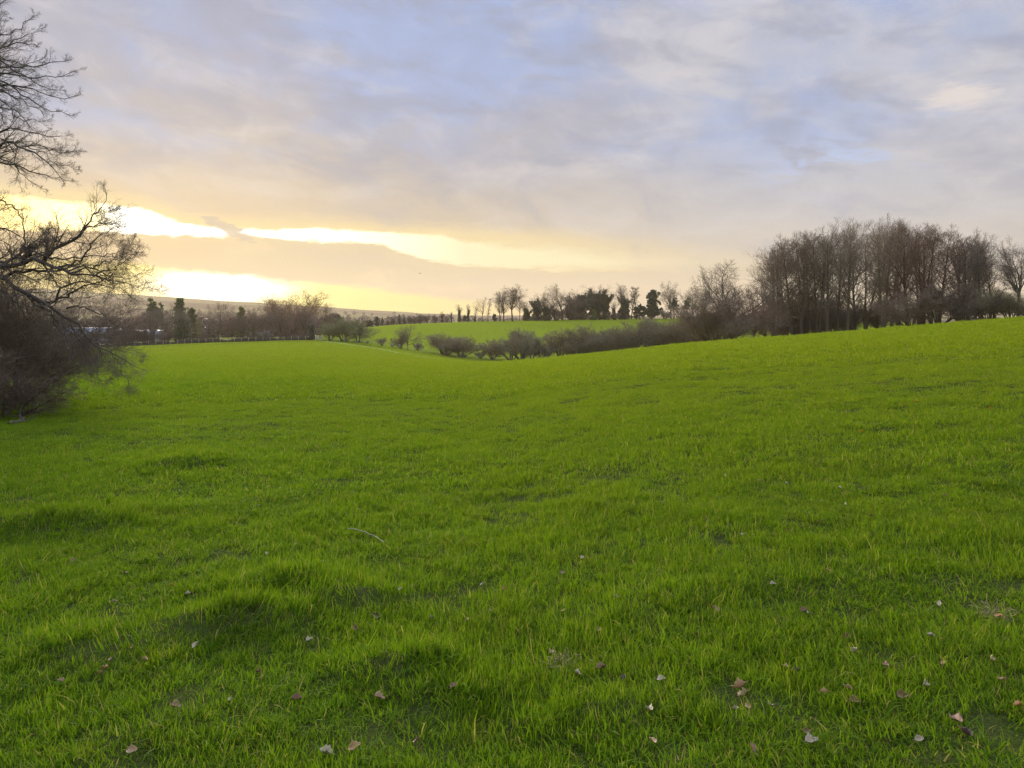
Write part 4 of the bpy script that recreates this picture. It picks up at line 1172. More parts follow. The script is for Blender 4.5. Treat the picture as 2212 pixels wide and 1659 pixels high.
lower2 = [
 ([(-500,1300),(-200,1120),(0,1090),(150,1110),(330,1040),(550,1060),(700,1090),(860,1180),(950,1220),(1200,1230),(1330,1270),(1500,1290)], (21, 19), 0.1110, 0.0096),
 ([(300,1050),(340,980),(385,860),(405,830)], (20.6, 20.5), 0.0740, 0.0600),
 ([(395,885),(480,940),(600,980),(760,1010),(980,1005),(1160,960),(1340,975),(1560,1000)], (20.5, 19), 0.0370, 0.0064),
 ([(560,1050),(610,950),(700,850),(820,840),(1000,730),(1090,630),(1180,530),(1240,430),(1300,360),(1380,200),(1385,140)], (20.3, 19.3), 0.0666, 0.0040),
 ([(830,830),(720,740),(615,745),(590,640)], (20, 20.5), 0.0259, 0.0064),
 ([(590,1000),(612,900),(610,750)], (20.3, 20.6), 0.0333, 0.0240),
 ([(-400,1200),(-150,1090),(0,1050),(130,1020),(240,950),(340,860),(345,780),(320,640),(310,540),(290,400),(280,300)], (21, 21.5), 0.0666, 0.0064),
 ([(340,880),(440,880),(530,770),(570,700),(565,630),(640,580)], (20.7, 21.2), 0.0370, 0.0064),
 ([(760,1110),(900,1100),(1030,1030),(1100,930),(1180,850),(1240,740),(1320,680),(1480,590)], (20, 18.8), 0.0370, 0.0048),
 ([(60,1250),(200,1200),(400,1140),(500,1170),(640,1180),(800,1150),(950,1090),(1100,1060),(1330,1130)], (20.8, 20), 0.0518, 0.0056),
 ([(1000,730),(1130,600),(1330,540),(1480,570),(1560,620)], (19.7, 19.3), 0.0222, 0.0040),
 ([(1180,430),(1300,400),(1420,380),(1510,375)], (19.5, 19), 0.0104, 0.0032),
 ([(560,1090),(620,1150),(700,1250),(740,1370)], (20.3, 20.6), 0.0222, 0.0064),
 ([(900,1190),(1040,1170),(1150,1120),(1300,1080),(1420,1020),(1600,980),(1750,960)], (19.6, 18.8), 0.0259, 0.0048),
 ([(1200,1230),(1380,1180),(1560,1080),(1700,990),(1800,830)], (19.3, 18.5), 0.0222, 0.0040),
 ([(860,1180),(1050,1080),(1250,1150),(1450,1220),(1650,1250),(1900,1180)], (19.8, 19.2), 0.0259, 0.0040),
 ([(-200,800),(0,600),(130,640),(260,700),(330,780)], (21.5, 21), 0.0370, 0.0096),
 ([(-200,500),(0,230),(100,290),(220,360),(300,500)], (21.5, 21.5), 0.0370, 0.0096),
 ([(1340,975),(1500,930),(1650,900),(1740,730)], (19.2, 18.8), 0.0118, 0.0032),
 ([(1500,1290),(1700,1330),(1900,1390),(2050,1400)], (19, 18.6), 0.0118, 0.0032),
]
lower3 = [
 ([(-300,-60),(-100,20),(40,100),(160,200),(300,270),(420,340),(560,420),(680,500),(760,600),(850,690),(950,790),(1070,840),(1180,910),(1300,970),(1420,1010)], (20.8, 18), 0.0814, 0.0040),
 ([(420,335),(560,320),(640,280),(730,215),(860,165),(960,140),(1080,70)], (20, 18.8), 0.0444, 0.0064),
 ([(540,310),(590,220),(730,130),(860,165),(1000,180),(1150,220),(1280,300)], (19.8, 18.7), 0.0296, 0.0048),
 ([(680,540),(760,700),(830,800),(900,900),(940,1000),(960,1090)], (19.3, 18.8), 0.0222, 0.0040),
 ([(1060,840),(1130,900),(1170,1020),(1220,1100),(1245,1190)], (18.6, 18.3), 0.0118, 0.0032),
 ([(640,400),(740,380),(900,420),(1000,480),(1100,560),(1180,600)], (19.5, 18.5), 0.0259, 0.0040),
 ([(760,600),(800,700),(800,830),(860,950),(920,1010)], (19.2, 19.3), 0.0185, 0.0032),
 ([(850,690),(980,720),(1100,790),(1250,820),(1330,900)], (18.9, 18.2), 0.0185, 0.0032),
 ([(300,270),(420,400),(520,500),(560,560),(700,640),(760,760)], (20.2, 20), 0.0370, 0.0048),
 ([(160,200),(300,330),(430,430),(600,560)], (20.6, 21), 0.0370, 0.0080),
 ([(-100,150),(60,280),(180,380),(280,520),(300,640)], (21, 20.5), 0.0444, 0.0064),
 ([(420,340),(500,440),(560,600),(640,700),(700,860),(760,960)], (20, 19.5), 0.0296, 0.0040),
 ([(950,790),(1000,900),(1060,1000),(1080,1080)], (18.8, 18.6), 0.0118, 0.0032),
]
overhang('old spreading beech with stout crooked low limbs and a broken stub against the sunset', (-18.2, 21), 9, .5, [(lower2, c2, .035), (lower3, c3, .035)], 62, False)

# thicket at the foot of the beeches
def thicket(label, cx, Y, H, stems, spread, seed, wide=1.0, tint=(1, 1, 1)):
    p = proto_shrub(seed, H, stems, spread, 12, 8, 6, .005, .03)
    X = (cx * V - HX) / F * Y; z = float(ground_z(X, Y))
    root = add('thicket_bush', None, None, None, (X, Y, z)); tag(root, label, 'bush', 'thicket bushes below the beech')
    root.scale = (wide, wide, 1)
    for nm, k, mt in (('stems', 'trunk', BARKN), ('crown', 'crown', TWIGN)):
        o = add(nm, mesh_np(nm, p[k][0], [p[k][1]]), mt, root); o.color = (*tint, 1)
thicket('nearest dense brown thicket bush at the edge of view, with upright stems', -12, 20.5, 4.1, 16, .75, 701, 1.0, (1.05, .98, .9))
thicket('dense grey-brown thicket bush behind the nearest one, under the sweeping limb', 38, 23.5, 3.6, 16, .85, 702, 1.0, (1.05, 1.0, .9))
thicket('outermost thicket bush drooping over the grass below the sweeping limb', 76, 26, 3.2, 14, .85, 703, .85, (1.05, .98, .9))
thicket('tall thicket bush filling the space beside the beech trunk', -25, 22.5, 5.2, 16, .8, 704, 1.2, (1.05, .98, .9))
thicket('low bramble thicket at the edge of the grass', -8, 18.6, 1.8, 12, .9, 705, 1.3, (1.05, .98, .9))

def log(label, pts, r, name='fallen_branch'):
    q = []
    for vx, vy in pts:
        x, y, z = hit(vx * V, vy * V); q.append((x, y, z + r * .8 + .02))
    g = np.random.default_rng(int(pts[0][0]))
    P = polyline(q, 14, g, r * .4)[None]; R = (r * (1 - .5 * np.linspace(0, 1, 14)))[None]
    t, tr = spawn(P, R, 5, .15, .95, .8, .35, 5, g, .15, .2, .5, r * .25, .4)
    org = P[0, 0].copy()
    root = add(name, None, None, None, tuple(org)); tag(root, label, 'branch')
    v, q2 = tubes(P - org, R, 7, g); add('stick', mesh_np('stick', v, [q2]), STICKM, root)
    v, q2 = tubes(t - org, tr, 4, g); add('twigs', mesh_np('twigs', v, [q2]), STICKM, root)
STICKM = bark_mat('dead_wood', (.05, .042, .03), (.11, .095, .07), 9)
PALESTICK = bark_mat('bleached_wood', (.22, .2, .16), (.38, .35, .29), 12)
log('mossy broken branch lying beside the thicket', [(52, 872), (60, 880), (80, 883)], .07)
log('dark heap of dead branch lying on grass below the thicket', [(40, 898), (62, 896), (95, 893)], .06)
log('dead branch stuck in the grass nearest the thicket foot', [(20, 922), (40, 916), (56, 910)], .05)

# ------------------------------------------------------------------ leaf litter in the grass
def make_leaf(seed, curl):
    g = np.random.default_rng(seed)
    nu, nv = 13, 7; u = np.linspace(0, 1, nu); v = np.linspace(-1, 1, nv)
    U, W = np.meshgrid(u, v, indexing='ij')
    wid = .30 * np.sin(np.pi * U ** .8) ** .8 * (1 + .10 * np.sin(U * 24 + seed) * np.abs(W))
    x = U - .5; y = W * wid
    z = curl * (.55 * (W * wid / .3) ** 2 * .35 + .35 * (U - .5) ** 2) + .05 * np.sin(U * 9 + seed) * W + .02 * np.abs(W)
    top = np.stack([x, y, z], -1).reshape(-1, 3); bot = top - [0, 0, .012]
    i = (np.arange(nu - 1) * nv)[:, None]; j = np.arange(nv - 1)[None]
    q = np.stack([i + j, i + j + 1, i + j + nv + 1, i + j + nv], -1).reshape(-1, 4)
    n = nu * nv
    edge = []
    ring = [(k, 0) for k in range(nu)] + [(nu - 1, k) for k in range(1, nv)] + [(k, nv - 1) for k in range(nu - 2, -1, -1)] + [(0, k) for k in range(nv - 2, 0, -1)]
    r = [a * nv + b for a, b in ring]
    for k in range(len(r)): edge.append((r[k], r[(k + 1) % len(r)], r[(k + 1) % len(r)] + n, r[k] + n))
    blade = (np.concatenate([top, bot]), np.concatenate([q, q[:, ::-1] + n, np.array(edge)]))
    st = np.array([[[-.5, 0, z[0, 3]], [-.6, .02, z[0, 3] + .02], [-.72, .05, z[0, 3] + .06]]])
    stalk = tubes(st, np.array([[.014, .012, .01]]), 5, g)
    return blade, stalk
def leaf_material(name, a, b):
    m, nt, out = new_mat(name); g = G(nt)
    tc = g.n('ShaderNodeTexCoord').outputs['Object']
    p = g.n('ShaderNodeBsdfPrincipled'); p.inputs['Roughness'].default_value = .6
    w = g.n('ShaderNodeTexWave'); w.inputs['Scale'].default_value = 4; w.inputs['Distortion'].default_value = 1.5; g.put(w.inputs['Vector'], tc)
    c = g.mix(g.noise(tc, 7, 5, .65), a, b); c = g.mix(g.m('MULTIPLY', w.outputs['Fac'], .25), c, tuple(x * .6 for x in a))
    g.put(p.inputs['Base Color'], c); nt.links.new(p.outputs[0], out.inputs[0])
    return m
LM = {'tan': leaf_material('tan_leaf', (.25, .16, .075), (.40, .285, .15)), 'pink': leaf_material('pinkish_leaf', (.29, .165, .075), (.43, .27, .13)),
      'brown': leaf_material('brown_leaf', (.13, .065, .035), (.26, .14, .075)), 'white': leaf_material('whitish_leaf', (.30, .255, .155), (.47, .41, .27)),
      'dark': leaf_material('dark_leaf', (.05, .032, .024), (.11, .07, .05)), 'orange': leaf_material('orange_leaf', (.35, .16, .05), (.5, .26, .09))}
LEAFMESH = {}
for i, cu in enumerate((.6, 1.3, 2.2)):
    b, s = make_leaf(i + 3, cu)
    for k, mt in LM.items():
        mb = mesh_np('leaf_blade', b[0], [b[1]]); mb.materials.append(mt)
        ms = mesh_np('stalk', s[0], [s[1]]); ms.materials.append(mt)
        LEAFMESH[(i, k)] = (mb, ms)
def fallen(vx, vy, size, col, label, group='fallen leaves in the grass', tilt=.4, up=.035, shape=None):
    x, y, z = hit(vx * V, vy * V)
    i = random.choice((1, 2, 2)) if shape is None else shape
    root = add('fallen_leaf', None, None, None, (x, y, z + up)); tag(root, label, 'leaf', group)
    root.scale = (size * .52,) * 3
    root.rotation_euler = (random.gauss(.35, tilt), random.gauss(0, tilt), random.uniform(0, 6.28))
    for nm, me in zip(('blade', 'stalk'), LEAFMESH[(i, col)]): add(nm, me, None, root)
for vx, vy, sz, col, lab in [
 (1597,1505,.125,'pink','largest pale pinkish curled leaf standing in the grass'),
 (1606,1522,.10,'tan','tan leaf tucked under the largest pinkish curled leaf'),
 (1666,1545,.085,'white','whitish flat leaf just right of the largest pinkish leaf'),
 (1588,1553,.06,'white','small white-edged leaf below the largest pinkish leaf'),
 (1780,1515,.085,'pink','pinkish leaf standing upright between two tan leaves'),
 (1846,1533,.085,'tan','tan curled leaf right of the upright pinkish leaf'),
 (1696,1458,.08,'tan','tan leaf beside a dark curled one above the whitish flat leaf'),
 (1720,1466,.08,'dark','dark curled leaf touching a tan one in the grass'),
 (1846,1426,.085,'white','pale whitish leaf above the upright pinkish leaf'),
 (1748,1341,.08,'white','whitish leaf lying on a brown one, half way to the crest'),
 (1738,1335,.085,'brown','brown leaf lying under a whitish one'),
 (1753,1626,.11,'white','large whitish leaf nearest the photographer'),
 (1626,1640,.10,'brown','purplish-brown folded leaf nearest the photographer'),
 (1996,1496,.085,'white','pale leaf with a tan rim, left of two pink leaves'),
 (2040,1453,.08,'pink','pink leaf, nearer the middle of two on the uphill side'),
 (2165,1488,.085,'pink','pink leaf closest to the edge of view on the uphill side'),
 (2068,1578,.12,'brown','large rusty brown leaf standing on edge'),
 (2083,1605,.10,'dark','dark leaf with pale edge below the large rusty brown one'),
 (2158,1348,.085,'orange','orange-brown leaf by dry straw on the uphill side'),
 (1950,1521,.095,'tan','broad tan leaf half sunk in grass below the pale tan-rimmed one'),
 (769,1373,.11,'brown','brown curled leaf in the flattened hollow beside the big tussock'),
 (814,1341,.10,'white','pale leaf on the rim of the flattened hollow'),
 (932,1350,.085,'white','thin white chip standing upright right of the hollow'),
 (1059,1336,.085,'white','pale cupped leaf on the short grass beyond the hollow'),
 (1006,1356,.085,'brown','brown leaf between the white chip and the pale cupped leaf'),
 (819,1526,.10,'tan','greyish tan cupped leaf below the big tussocks'),
 (981,1500,.09,'brown','chestnut brown leaf standing beside the lower tussock'),
 (1191,1425,.085,'tan','tan curled leaf left of the dry straw clump'),
 (1429,1485,.085,'white','whitish leaf right of the dry straw clump'),
 (1297,1461,.10,'brown','narrow brown leaf standing on end right of the straw clump'),
 (767,1633,.11,'pink','pinkish tan leaf nearest the photographer below the tussocks'),
 (1404,1555,.09,'white','grey-white feathery chip among tall grass blades'),
 (1409,1622,.085,'tan','small tan leaf below the grey-white feathery chip'),
 (1257,1218,.085,'white','forked whitish wood chip standing far up the slope'),
 (1217,1248,.075,'white','whitish chip beside a dark hole, left of the forked chip'),
 (668,1398,.085,'white','pale leaf on the shaded foot of the big tussock'),
 (422,1411,.085,'white','pale folded leaf left of the big tussock'),
 (380,1543,.09,'tan','tan-edged leaf below the pale folded leaf'),
 (227,1460,.085,'pink','upper one of a pair of pinkish leaves in dull grass'),
 (215,1473,.075,'pink','lower one of a pair of pinkish leaves in dull grass'),
 (642,1528,.095,'brown','brown crumpled leaf among bright blades below the tussocks'),
 (287,1415,.075,'orange','small orange leaf left of the pale folded leaf'),
 (702,1648,.11,'white','white ragged leaf nearest the photographer, left of middle'),
 (287,1641,.095,'tan','tan leaf over a dark hole nearest the photographer'),
 (158,1221,.09,'tan','tan leaf in the trodden strip at the long tussock'),
]:
    fallen(vx, vy, sz, col, lab)
for vx, vy, col in [(1526,1135,'brown'),(1605,1166,'white'),(1700,1155,'brown'),(1788,1245,'pink'),(1670,1276,'white'),(1551,1331,'tan'),(1768,1137,'brown'),(1880,1125,'brown'),(2010,1391,'white'),(2030,1318,'white'),
   (1096,1248,'brown'),(1042,1276,'white'),(1089,1283,'orange'),(1331,1303,'white'),(865,1285,'white'),(1219,1332,'pink'),(1292,1374,'tan'),(1385,1380,'brown'),(990,1150,'tan'),(1230,1060,'white'),
   (1140,1014,'tan'),(1567,1035,'white'),(1640,1047,'pink'),(1700,1052,'white'),(1775,1092,'white'),(1827,1100,'white'),(1815,1063,'white'),(2040,1080,'tan'),(640,1185,'tan'),(575,1205,'white'),(880,1090,'tan'),
   (700,1090,'white'),(560,1100,'tan'),(310,1440,'pink'),(240,1440,'brown'),(245,1313,'white'),(407,1295,'white'),(370,1275,'orange'),(498,1528,'white'),(270,1250,'brown'),(1247,1473,'white'),(1347,1481,'dark'),(1545,1330,'brown'),
   (1830,1390,'brown'),(1915,1455,'brown'),(1830,1505,'tan'),(2200,1545,'orange'),(1620,1545,'tan'),(1740,1600,'tan'),(1985,1620,'white'),(2140,1440,'tan'),(900,1620,'brown'),(1110,1450,'tan'),(560,1470,'brown'),(130,1490,'tan'),(60,1560,'tan')]:
    lb = {'brown': 'small scattered brown leaf half hidden in the grass', 'white': 'tiny scattered whitish chip of leaf in the grass', 'tan': 'small scattered tan leaf half hidden in the grass', 'pink': 'tiny scattered pinkish leaf in the grass',
          'orange': 'tiny scattered orange leaf in the grass', 'dark': 'tiny scattered dark leaf in the grass'}[col]
    fallen(vx, vy, .07, col, lb, 'small scattered leaves in the grass')

def twig():
    q = []
    for vx, vy in [(750, 1160), (768, 1163), (790, 1168), (806, 1175), (818, 1182), (830, 1193)]:
        x, y, z = hit(vx * V, vy * V); q.append((x, y, z + .075))
    g = np.random.default_rng(5); P = polyline(q, 16, g, .004)[None]; R = (.0036 * (1 - .5 * np.linspace(0, 1, 16)))[None]
    o = P[0, 0].copy(); v, f = tubes(P - o, R, 6, g)
    ob = add('dead_twig', mesh_np('dead_twig', v, [f]), PALESTICK, None, tuple(o)); tag(ob, 'long bleached grey twig lying across the grass', 'twig')
twig()
def straw(label, vx, vy, r, seed):
    x, y, z = hit(vx * V, vy * V); g = np.random.default_rng(seed); n = 110
    b = np.concatenate([g.normal(0, r, (n, 2)), np.full((n, 1), .0)], 1)
    P = np.zeros((n, 4, 3)); P[:, 0] = b; d = unit(g.normal(0, .8, (n, 3)) + [0, 0, .2])
    for k in range(1, 4): d = unit(d + g.normal(0, .35, (n, 3)) - [0, 0, .25]); P[:, k] = P[:, k - 1] + d * g.uniform(.02, .035, (n, 1))
    v, f = tubes(P, np.full((n, 4), .0016), 3, g)
    o = add('straw_clump', mesh_np('straw_clump', v, [f]), STRAWM, None, (x, y, z + .02)); tag(o, label, 'dry grass', 'dry straw clumps')
STRAWM = plain_mat('dry_straw', (.27, .235, .10), .8, .3, 20)
straw('larger pale dry straw clump in a flattened patch of grass', 1221, 1446, .035, 1)
straw('dry straw clump beside the orange-brown leaf', 2152, 1338, .035, 2)

def dandelions():
    g = np.random.default_rng(8); n = 26; K = 3
    a = np.arange(n) / n * 6.2832
    P = np.zeros((n * 2, K, 3)); R = np.full((n * 2, K), .0032)
    for ring, (ln, upz) in enumerate(((.019, .006), (.012, .012))):
        for k in range(K):
            t = k / (K - 1); q = slice(ring * n, ring * n + n)
            P[q, k] = np.stack([np.cos(a + ring * .1) * ln * t, np.sin(a + ring * .1) * ln * t, np.full(n, .055 + upz * t)], -1)
    hv, hq = tubes(P, R, 3, g)
    sv, sq = tubes(np.array([[[0, 0, -.01], [.003, 0, .025], [0, 0, .055]]]), np.array([[.0022, .002, .002]]), 5, g)
    hm = mesh_np('flower_head', hv, [hq]); hm.materials.append(plain_mat('dandelion_yellow', (.75, .48, .02), .6, .1))
    sm = mesh_np('stem', sv, [sq]); sm.materials.append(plain_mat('dandelion_stem', (.12, .2, .05), .6, .1))
    for cx, cy in ((830, 1100), (1650, 1070), (1425, 1145), (1560, 1280), (1627, 1262), (2040, 1296), (1315, 1440), (1240, 1130), (1965, 930)):
        x, y, z = hit((cx / 1.4747 + 2340) / 3.75, (cy / 1.4747 + 675) / 3.75)
        r = add('dandelion', None, None, None, (x, y, z + .03)); tag(r, 'tiny yellow dandelion flower open in the grass', 'flower', 'dandelions in the grass')
        r.rotation_euler = (-.5 + random.gauss(0, .2), random.gauss(0, .2), 0); r.scale = (1.3, 1.3, 1.3)
        add('flower_head', hm, None, r); add('stem', sm, None, r)
dandelions()

# ------------------------------------------------------------------ a bird in the glow
def bird():
    p = pix(419.5, 273.6, 130)
    v = np.array([(-.22, 0, 0), (-.08, .05, .03), (-.08, -.05, .03), (-.08, 0, -.05), (.16, .03, .01), (.16, -.03, .01), (.28, 0, .0), (.02, .45, .14), (.1, .45, .13), (.02, -.45, .16), (.1, -.45, .15), (.07, .05, .03), (.07, -.05, .03)])
    f3 = np.array([(0, 2, 1), (0, 1, 3), (0, 3, 2), (1, 4, 3), (2, 3, 5), (3, 4, 5), (4, 6, 5), (1, 2, 4), (2, 5, 4)]); f4 = np.array([(1, 11, 8, 7), (12, 2, 9, 10)])
    o = add('bird', mesh_np('bird', v, [f3, f4]), plain_mat('dark_feathers', (.03, .03, .03), .6), None, tuple(p)); o.rotation_euler = (0, .1, .9)
    tag(o, 'tiny dark bird gliding below the cloud bank above the far hills', 'bird')
bird()

# ------------------------------------------------------------------ sky
W = bpy.data.worlds.new('World'); S.world = W; W.use_nodes = True
def sky():
    nt = W.node_tree; nt.nodes.clear(); g = G(nt)
    out = g.n('ShaderNodeOutputWorld')
    d = g.n('ShaderNodeTexCoord').outputs['Generated']
    s = g.n('ShaderNodeSeparateXYZ'); g.put(s.inputs[0], d)
    x, y, z = s.outputs
    az = g.m('MULTIPLY', g.m('ARCTAN2', x, y), 57.2958)
    el = g.m('MULTIPLY', g.m('ARCSINE', z), 57.2958)
    def deg(vx, vy):
        px, py = vx * V, vy * V
        a = math.atan((px - HX) / F); e = math.atan((HY - py) / F * math.cos(a))
        return math.degrees(a), math.degrees(e)
    A0, A1, EM = -46., 46., 30.
    t = g.lin(az, A0, A1, 0, 1)
    # slow warp for cloud-like edges; cloud sheets are stretched sideways
    pv = g.xyz(g.m('MULTIPLY', az, .05), g.m('MULTIPLY', el, .2), .3)
    w1 = g.m('SUBTRACT', g.noise(pv, 1.6, 5, .6), .5)
    w2 = g.m('SUBTRACT', g.noise(g.xyz(g.m('MULTIPLY', az, .16), g.m('MULTIPLY', el, .5), 4.), 2.0, 5, .6), .5)
    w3 = g.m('SUBTRACT', g.noise(g.xyz(g.m('MULTIPLY', az, .3), g.m('MULTIPLY', el, 1.6), 7.), 2.2, 6, .65), .5)
    ew = g.m('ADD', el, g.m('ADD', g.m('ADD', g.m('MULTIPLY', w1, 1.3), g.m('MULTIPLY', w2, .9)), g.m('MULTIPLY', w3, .55)))
    def line(pts):
        q = []
        for vx, vy in pts:
            a, e = deg(vx, vy); q.append(((a - A0) / (A1 - A0), max(0, e) / EM))
        q = [(0.0, q[0][1])] + q + [(1.0, q[-1][1])]
        return g.m('MULTIPLY', g.curve(t, q), EM)
    def tri(stops):   # colour along azimuth
        return g.ramp(t, [((deg(vx, 700)[0] - A0) / (A1 - A0), lin3(c)) for vx, c in stops])
    # overcast sheet: colour by elevation, warmer low down and towards the glow
    tl = g.m('SUBTRACT', g.m('ADD', el, g.m('MULTIPLY', w1, 4.0)), g.m('MULTIPLY', az, -.07))
    e01 = g.m('DIVIDE', tl, 30.)
    c = g.ramp(e01, [(0, lin3((228, 200, 158))), (.10, lin3((218, 198, 166))), (.22, lin3((206, 190, 170))), (.34, lin3((193, 184, 178))), (.48, lin3((180, 178, 189))), (.62, lin3((171, 175, 198))), (.85, lin3((168, 178, 209)))])
    # greyer and paler to the right
    cr = g.ramp(e01, [(0, lin3((244, 218, 168))), (.15, lin3((222, 207, 186))), (.30, lin3((203, 200, 203))), (.5, lin3((190, 195, 212))), (.8, lin3((184, 192, 216)))])
    c = g.mix(g.step(-6, 24, az), c, cr)
    # cloud structure
    def cn(sx, sy, off, sc, det=5, ro=.55, dist=.4):
        return g.noise(g.xyz(g.m('MULTIPLY', az, sx), g.m('MULTIPLY', g.m('ADD', el, g.m('MULTIPLY', az, .10)), sy), off), sc, det, ro, dist)
    def blob(vx, vy, ra, re):
        a, e = deg(vx, vy)
        q = g.m('ADD', g.m('POWER', g.m('DIVIDE', g.m('SUBTRACT', az, a), ra), 2), g.m('POWER', g.m('DIVIDE', g.m('SUBTRACT', el, e), re), 2))
        return g.m('EXPONENT', g.m('MULTIPLY', q, -1.))
    high = g.step(9, 15, el)
    n1 = cn(.05, .11, 2., 1.5)
    blue = g.m('MULTIPLY', g.step(.42, .68, g.m('ADD', n1, g.m('ADD', g.m('MULTIPLY', blob(930, 90, 11, 5.5), .38), g.m('MULTIPLY', blob(1800, 130, 8, 6), .05)))), high)
    c = g.mix(g.m('MULTIPLY', blue, .85), c, lin3((164, 184, 227)))
    n2 = cn(.06, .14, 9., 1.7)
    pale = g.m('MULTIPLY', g.step(.50, .74, g.m('ADD', n2, g.m('ADD', g.m('MULTIPLY', blob(1480, 150, 8, 5), .2), g.m('MULTIPLY', blob(2150, 250, 6, 5), .16)))), g.step(5, 11, el))
    c = g.mix(g.m('MULTIPLY', pale, .6), c, lin3((218, 213, 215)))
    c = g.mix(g.m('MULTIPLY', g.m('MULTIPLY', g.step(.45, .7, cn(.07, .2, 15., 1.8)), g.step(7, 12, el)), .7), c, lin3((160, 165, 187)))
    n4 = cn(.10, .18, 21., 1.7, 5, .55, .6)
    c = g.mix(g.m('MULTIPLY', g.step(.5, .75, n4), .28), c, lin3((230, 224, 224)))
    c = g.mix(g.m('MULTIPLY', g.step(.52, .28, n4), .36), c, lin3((156, 160, 184)))
    c = g.mix(g.m('MULTIPLY', g.step(.3, 1.0, g.m('ADD', blob(2078, 208, 2.6, 1.1), g.m('MULTIPLY', g.m('ADD', w2, w3), 1.3))), .6), c, lin3((246, 232, 222)))
    c = g.mix(g.m('MULTIPLY', g.m('MULTIPLY', g.step(.48, .62, cn(.15, .5, 33., 1.8)), blob(1800, 350, 5, 2.0)), .8), c, lin3((190, 207, 243)))
    # warm veil round the hidden sun
    c = g.mix(g.m('MULTIPLY', blob(260, 520, 16, 6), .45), c, lin3((255, 218, 150)))
    # gap between cloud sheets
    up = line([(0, 418), (150, 430), (240, 438), (290, 445), (350, 466), (440, 490), (560, 492), (700, 488), (900, 503), (1100, 520), (1300, 528), (1500, 547), (1680, 566)])
    lo = line([(0, 500), (240, 506), (300, 512), (500, 517), (560, 519), (700, 528), (800, 531), (870, 552), (950, 570), (1100, 581), (1300, 588), (1500, 590), (1680, 584)])
    gap = g.m('MULTIPLY', g.step(lo, g.m('ADD', lo, g.m('ADD', .38, g.m('MULTIPLY', g.step(-4, 14, az), 1.0))), ew), g.step(up, g.m('SUBTRACT', up, g.m('ADD', .35, g.m('MULTIPLY', g.step(-8, 14, az), 1.6))), ew))
    gap = g.m('MULTIPLY', gap, g.m('SUBTRACT', 1., g.step(14, 31, az)))
    # light spilling on to the cloud edges beside the gap
    halo = g.m('MULTIPLY', g.m('MULTIPLY', g.step(g.m('SUBTRACT', lo, 1.0), g.m('ADD', lo, .2), ew), g.step(g.m('ADD', up, 1.5), g.m('SUBTRACT', up, .2), ew)), g.step(26, -6, az))
    c = g.mix(g.m('MULTIPLY', halo, .7), c, lin3((255, 228, 156)))
    pa, pe = deg(498, 497); qa, qe = deg(556, 522)
    dl = math.hypot(qa - pa, qe - pe); ux, uy = (qa - pa) / dl, (qe - pe) / dl
    da, de = g.m('SUBTRACT', az, pa), g.m('SUBTRACT', el, pe)
    al = g.m('ADD', g.m('MULTIPLY', da, ux), g.m('MULTIPLY', de, uy)); ac = g.m('SUBTRACT', g.m('MULTIPLY', de, ux), g.m('MULTIPLY', da, uy))
    pb = g.m('EXPONENT', g.m('MULTIPLY', g.m('ADD', g.m('POWER', g.m('DIVIDE', al, 2.5), 2), g.m('POWER', g.m('DIVIDE', ac, .6), 2)), -1.))
    puff = g.step(.36, .6, g.m('ADD', g.m('MULTIPLY', g.m('ADD', w2, w3), 1.1), g.m('MULTIPLY', pb, .85)))
    gcol = tri([(0, (255, 226, 140)), (200, (255, 236, 170)), (270, (255, 255, 250)), (500, (255, 255, 246)), (800, (255, 252, 216)), (1100, (255, 246, 196)), (1500, (252, 236, 196))])
    gstr = g.lin(az, deg(290, 480)[0], deg(1000, 500)[0], 2.6, 1.0)
    gv = g.n('ShaderNodeVectorMath', operation='SCALE'); g.put(gv.inputs[0], gcol); g.put(gv.inputs['Scale'], g.m('MAXIMUM', 1.0, gstr))
    c = g.mix(gap, c, gv.outputs[0])
    # bank below the gap
    bank = g.m('MULTIPLY', g.step(g.m('ADD', lo, .3), lo, ew), g.step(30, 12, az))
    c = g.mix(g.m('MULTIPLY', bank, .75), c, tri([(300, (228, 198, 150)), (600, (214, 196, 162)), (1000, (214, 197, 168)), (1500, (222, 204, 178))]))
    c = g.mix(g.m('MULTIPLY', g.m('MULTIPLY', bank, g.step(.52, .72, n4)), .5), c, lin3((246, 216, 170)))
    c = g.mix(g.m('MULTIPLY', puff, .95), c, lin3((206, 189, 166)))
    # glow under the bank
    gl = line([(0, 540), (320, 564), (400, 574), (500, 584), (600, 597), (700, 604), (850, 621), (1000, 640), (1100, 652), (1300, 672)])
    glow = g.m('MULTIPLY', g.step(gl, g.m('SUBTRACT', gl, .75), ew), g.step(17, 2, az))
    core = blob(480, 618, 5.2, 1.5)
    gc = g.mix(g.step(.1, .75, core), tri([(250, (255, 232, 120)), (700, (255, 246, 126)), (900, (255, 240, 138)), (1100, (252, 222, 150))]), lin3((255, 255, 240)))
    sc = g.n('ShaderNodeVectorMath', operation='SCALE'); g.put(sc.inputs[0], gc); g.put(sc.inputs['Scale'], g.m('ADD', 1., g.m('MULTIPLY', core, 2.2)))
    c = g.mix(glow, c, sc.outputs[0])
    # overcast is brightest overhead; sky above the view is raised to light the ground
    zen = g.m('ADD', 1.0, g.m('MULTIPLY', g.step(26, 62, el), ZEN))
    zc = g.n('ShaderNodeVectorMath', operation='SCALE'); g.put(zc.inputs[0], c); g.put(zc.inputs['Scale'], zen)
    # a thin clear-sky share
    ns = g.n('ShaderNodeTexSky', sky_type='NISHITA'); ns.sun_disc = False; ns.sun_elevation = SUN_EL; ns.sun_rotation = SUN_AZ
    b1 = g.n('ShaderNodeBackground'); g.put(b1.inputs[0], zc.outputs[0]); b1.inputs[1].default_value = 1.0
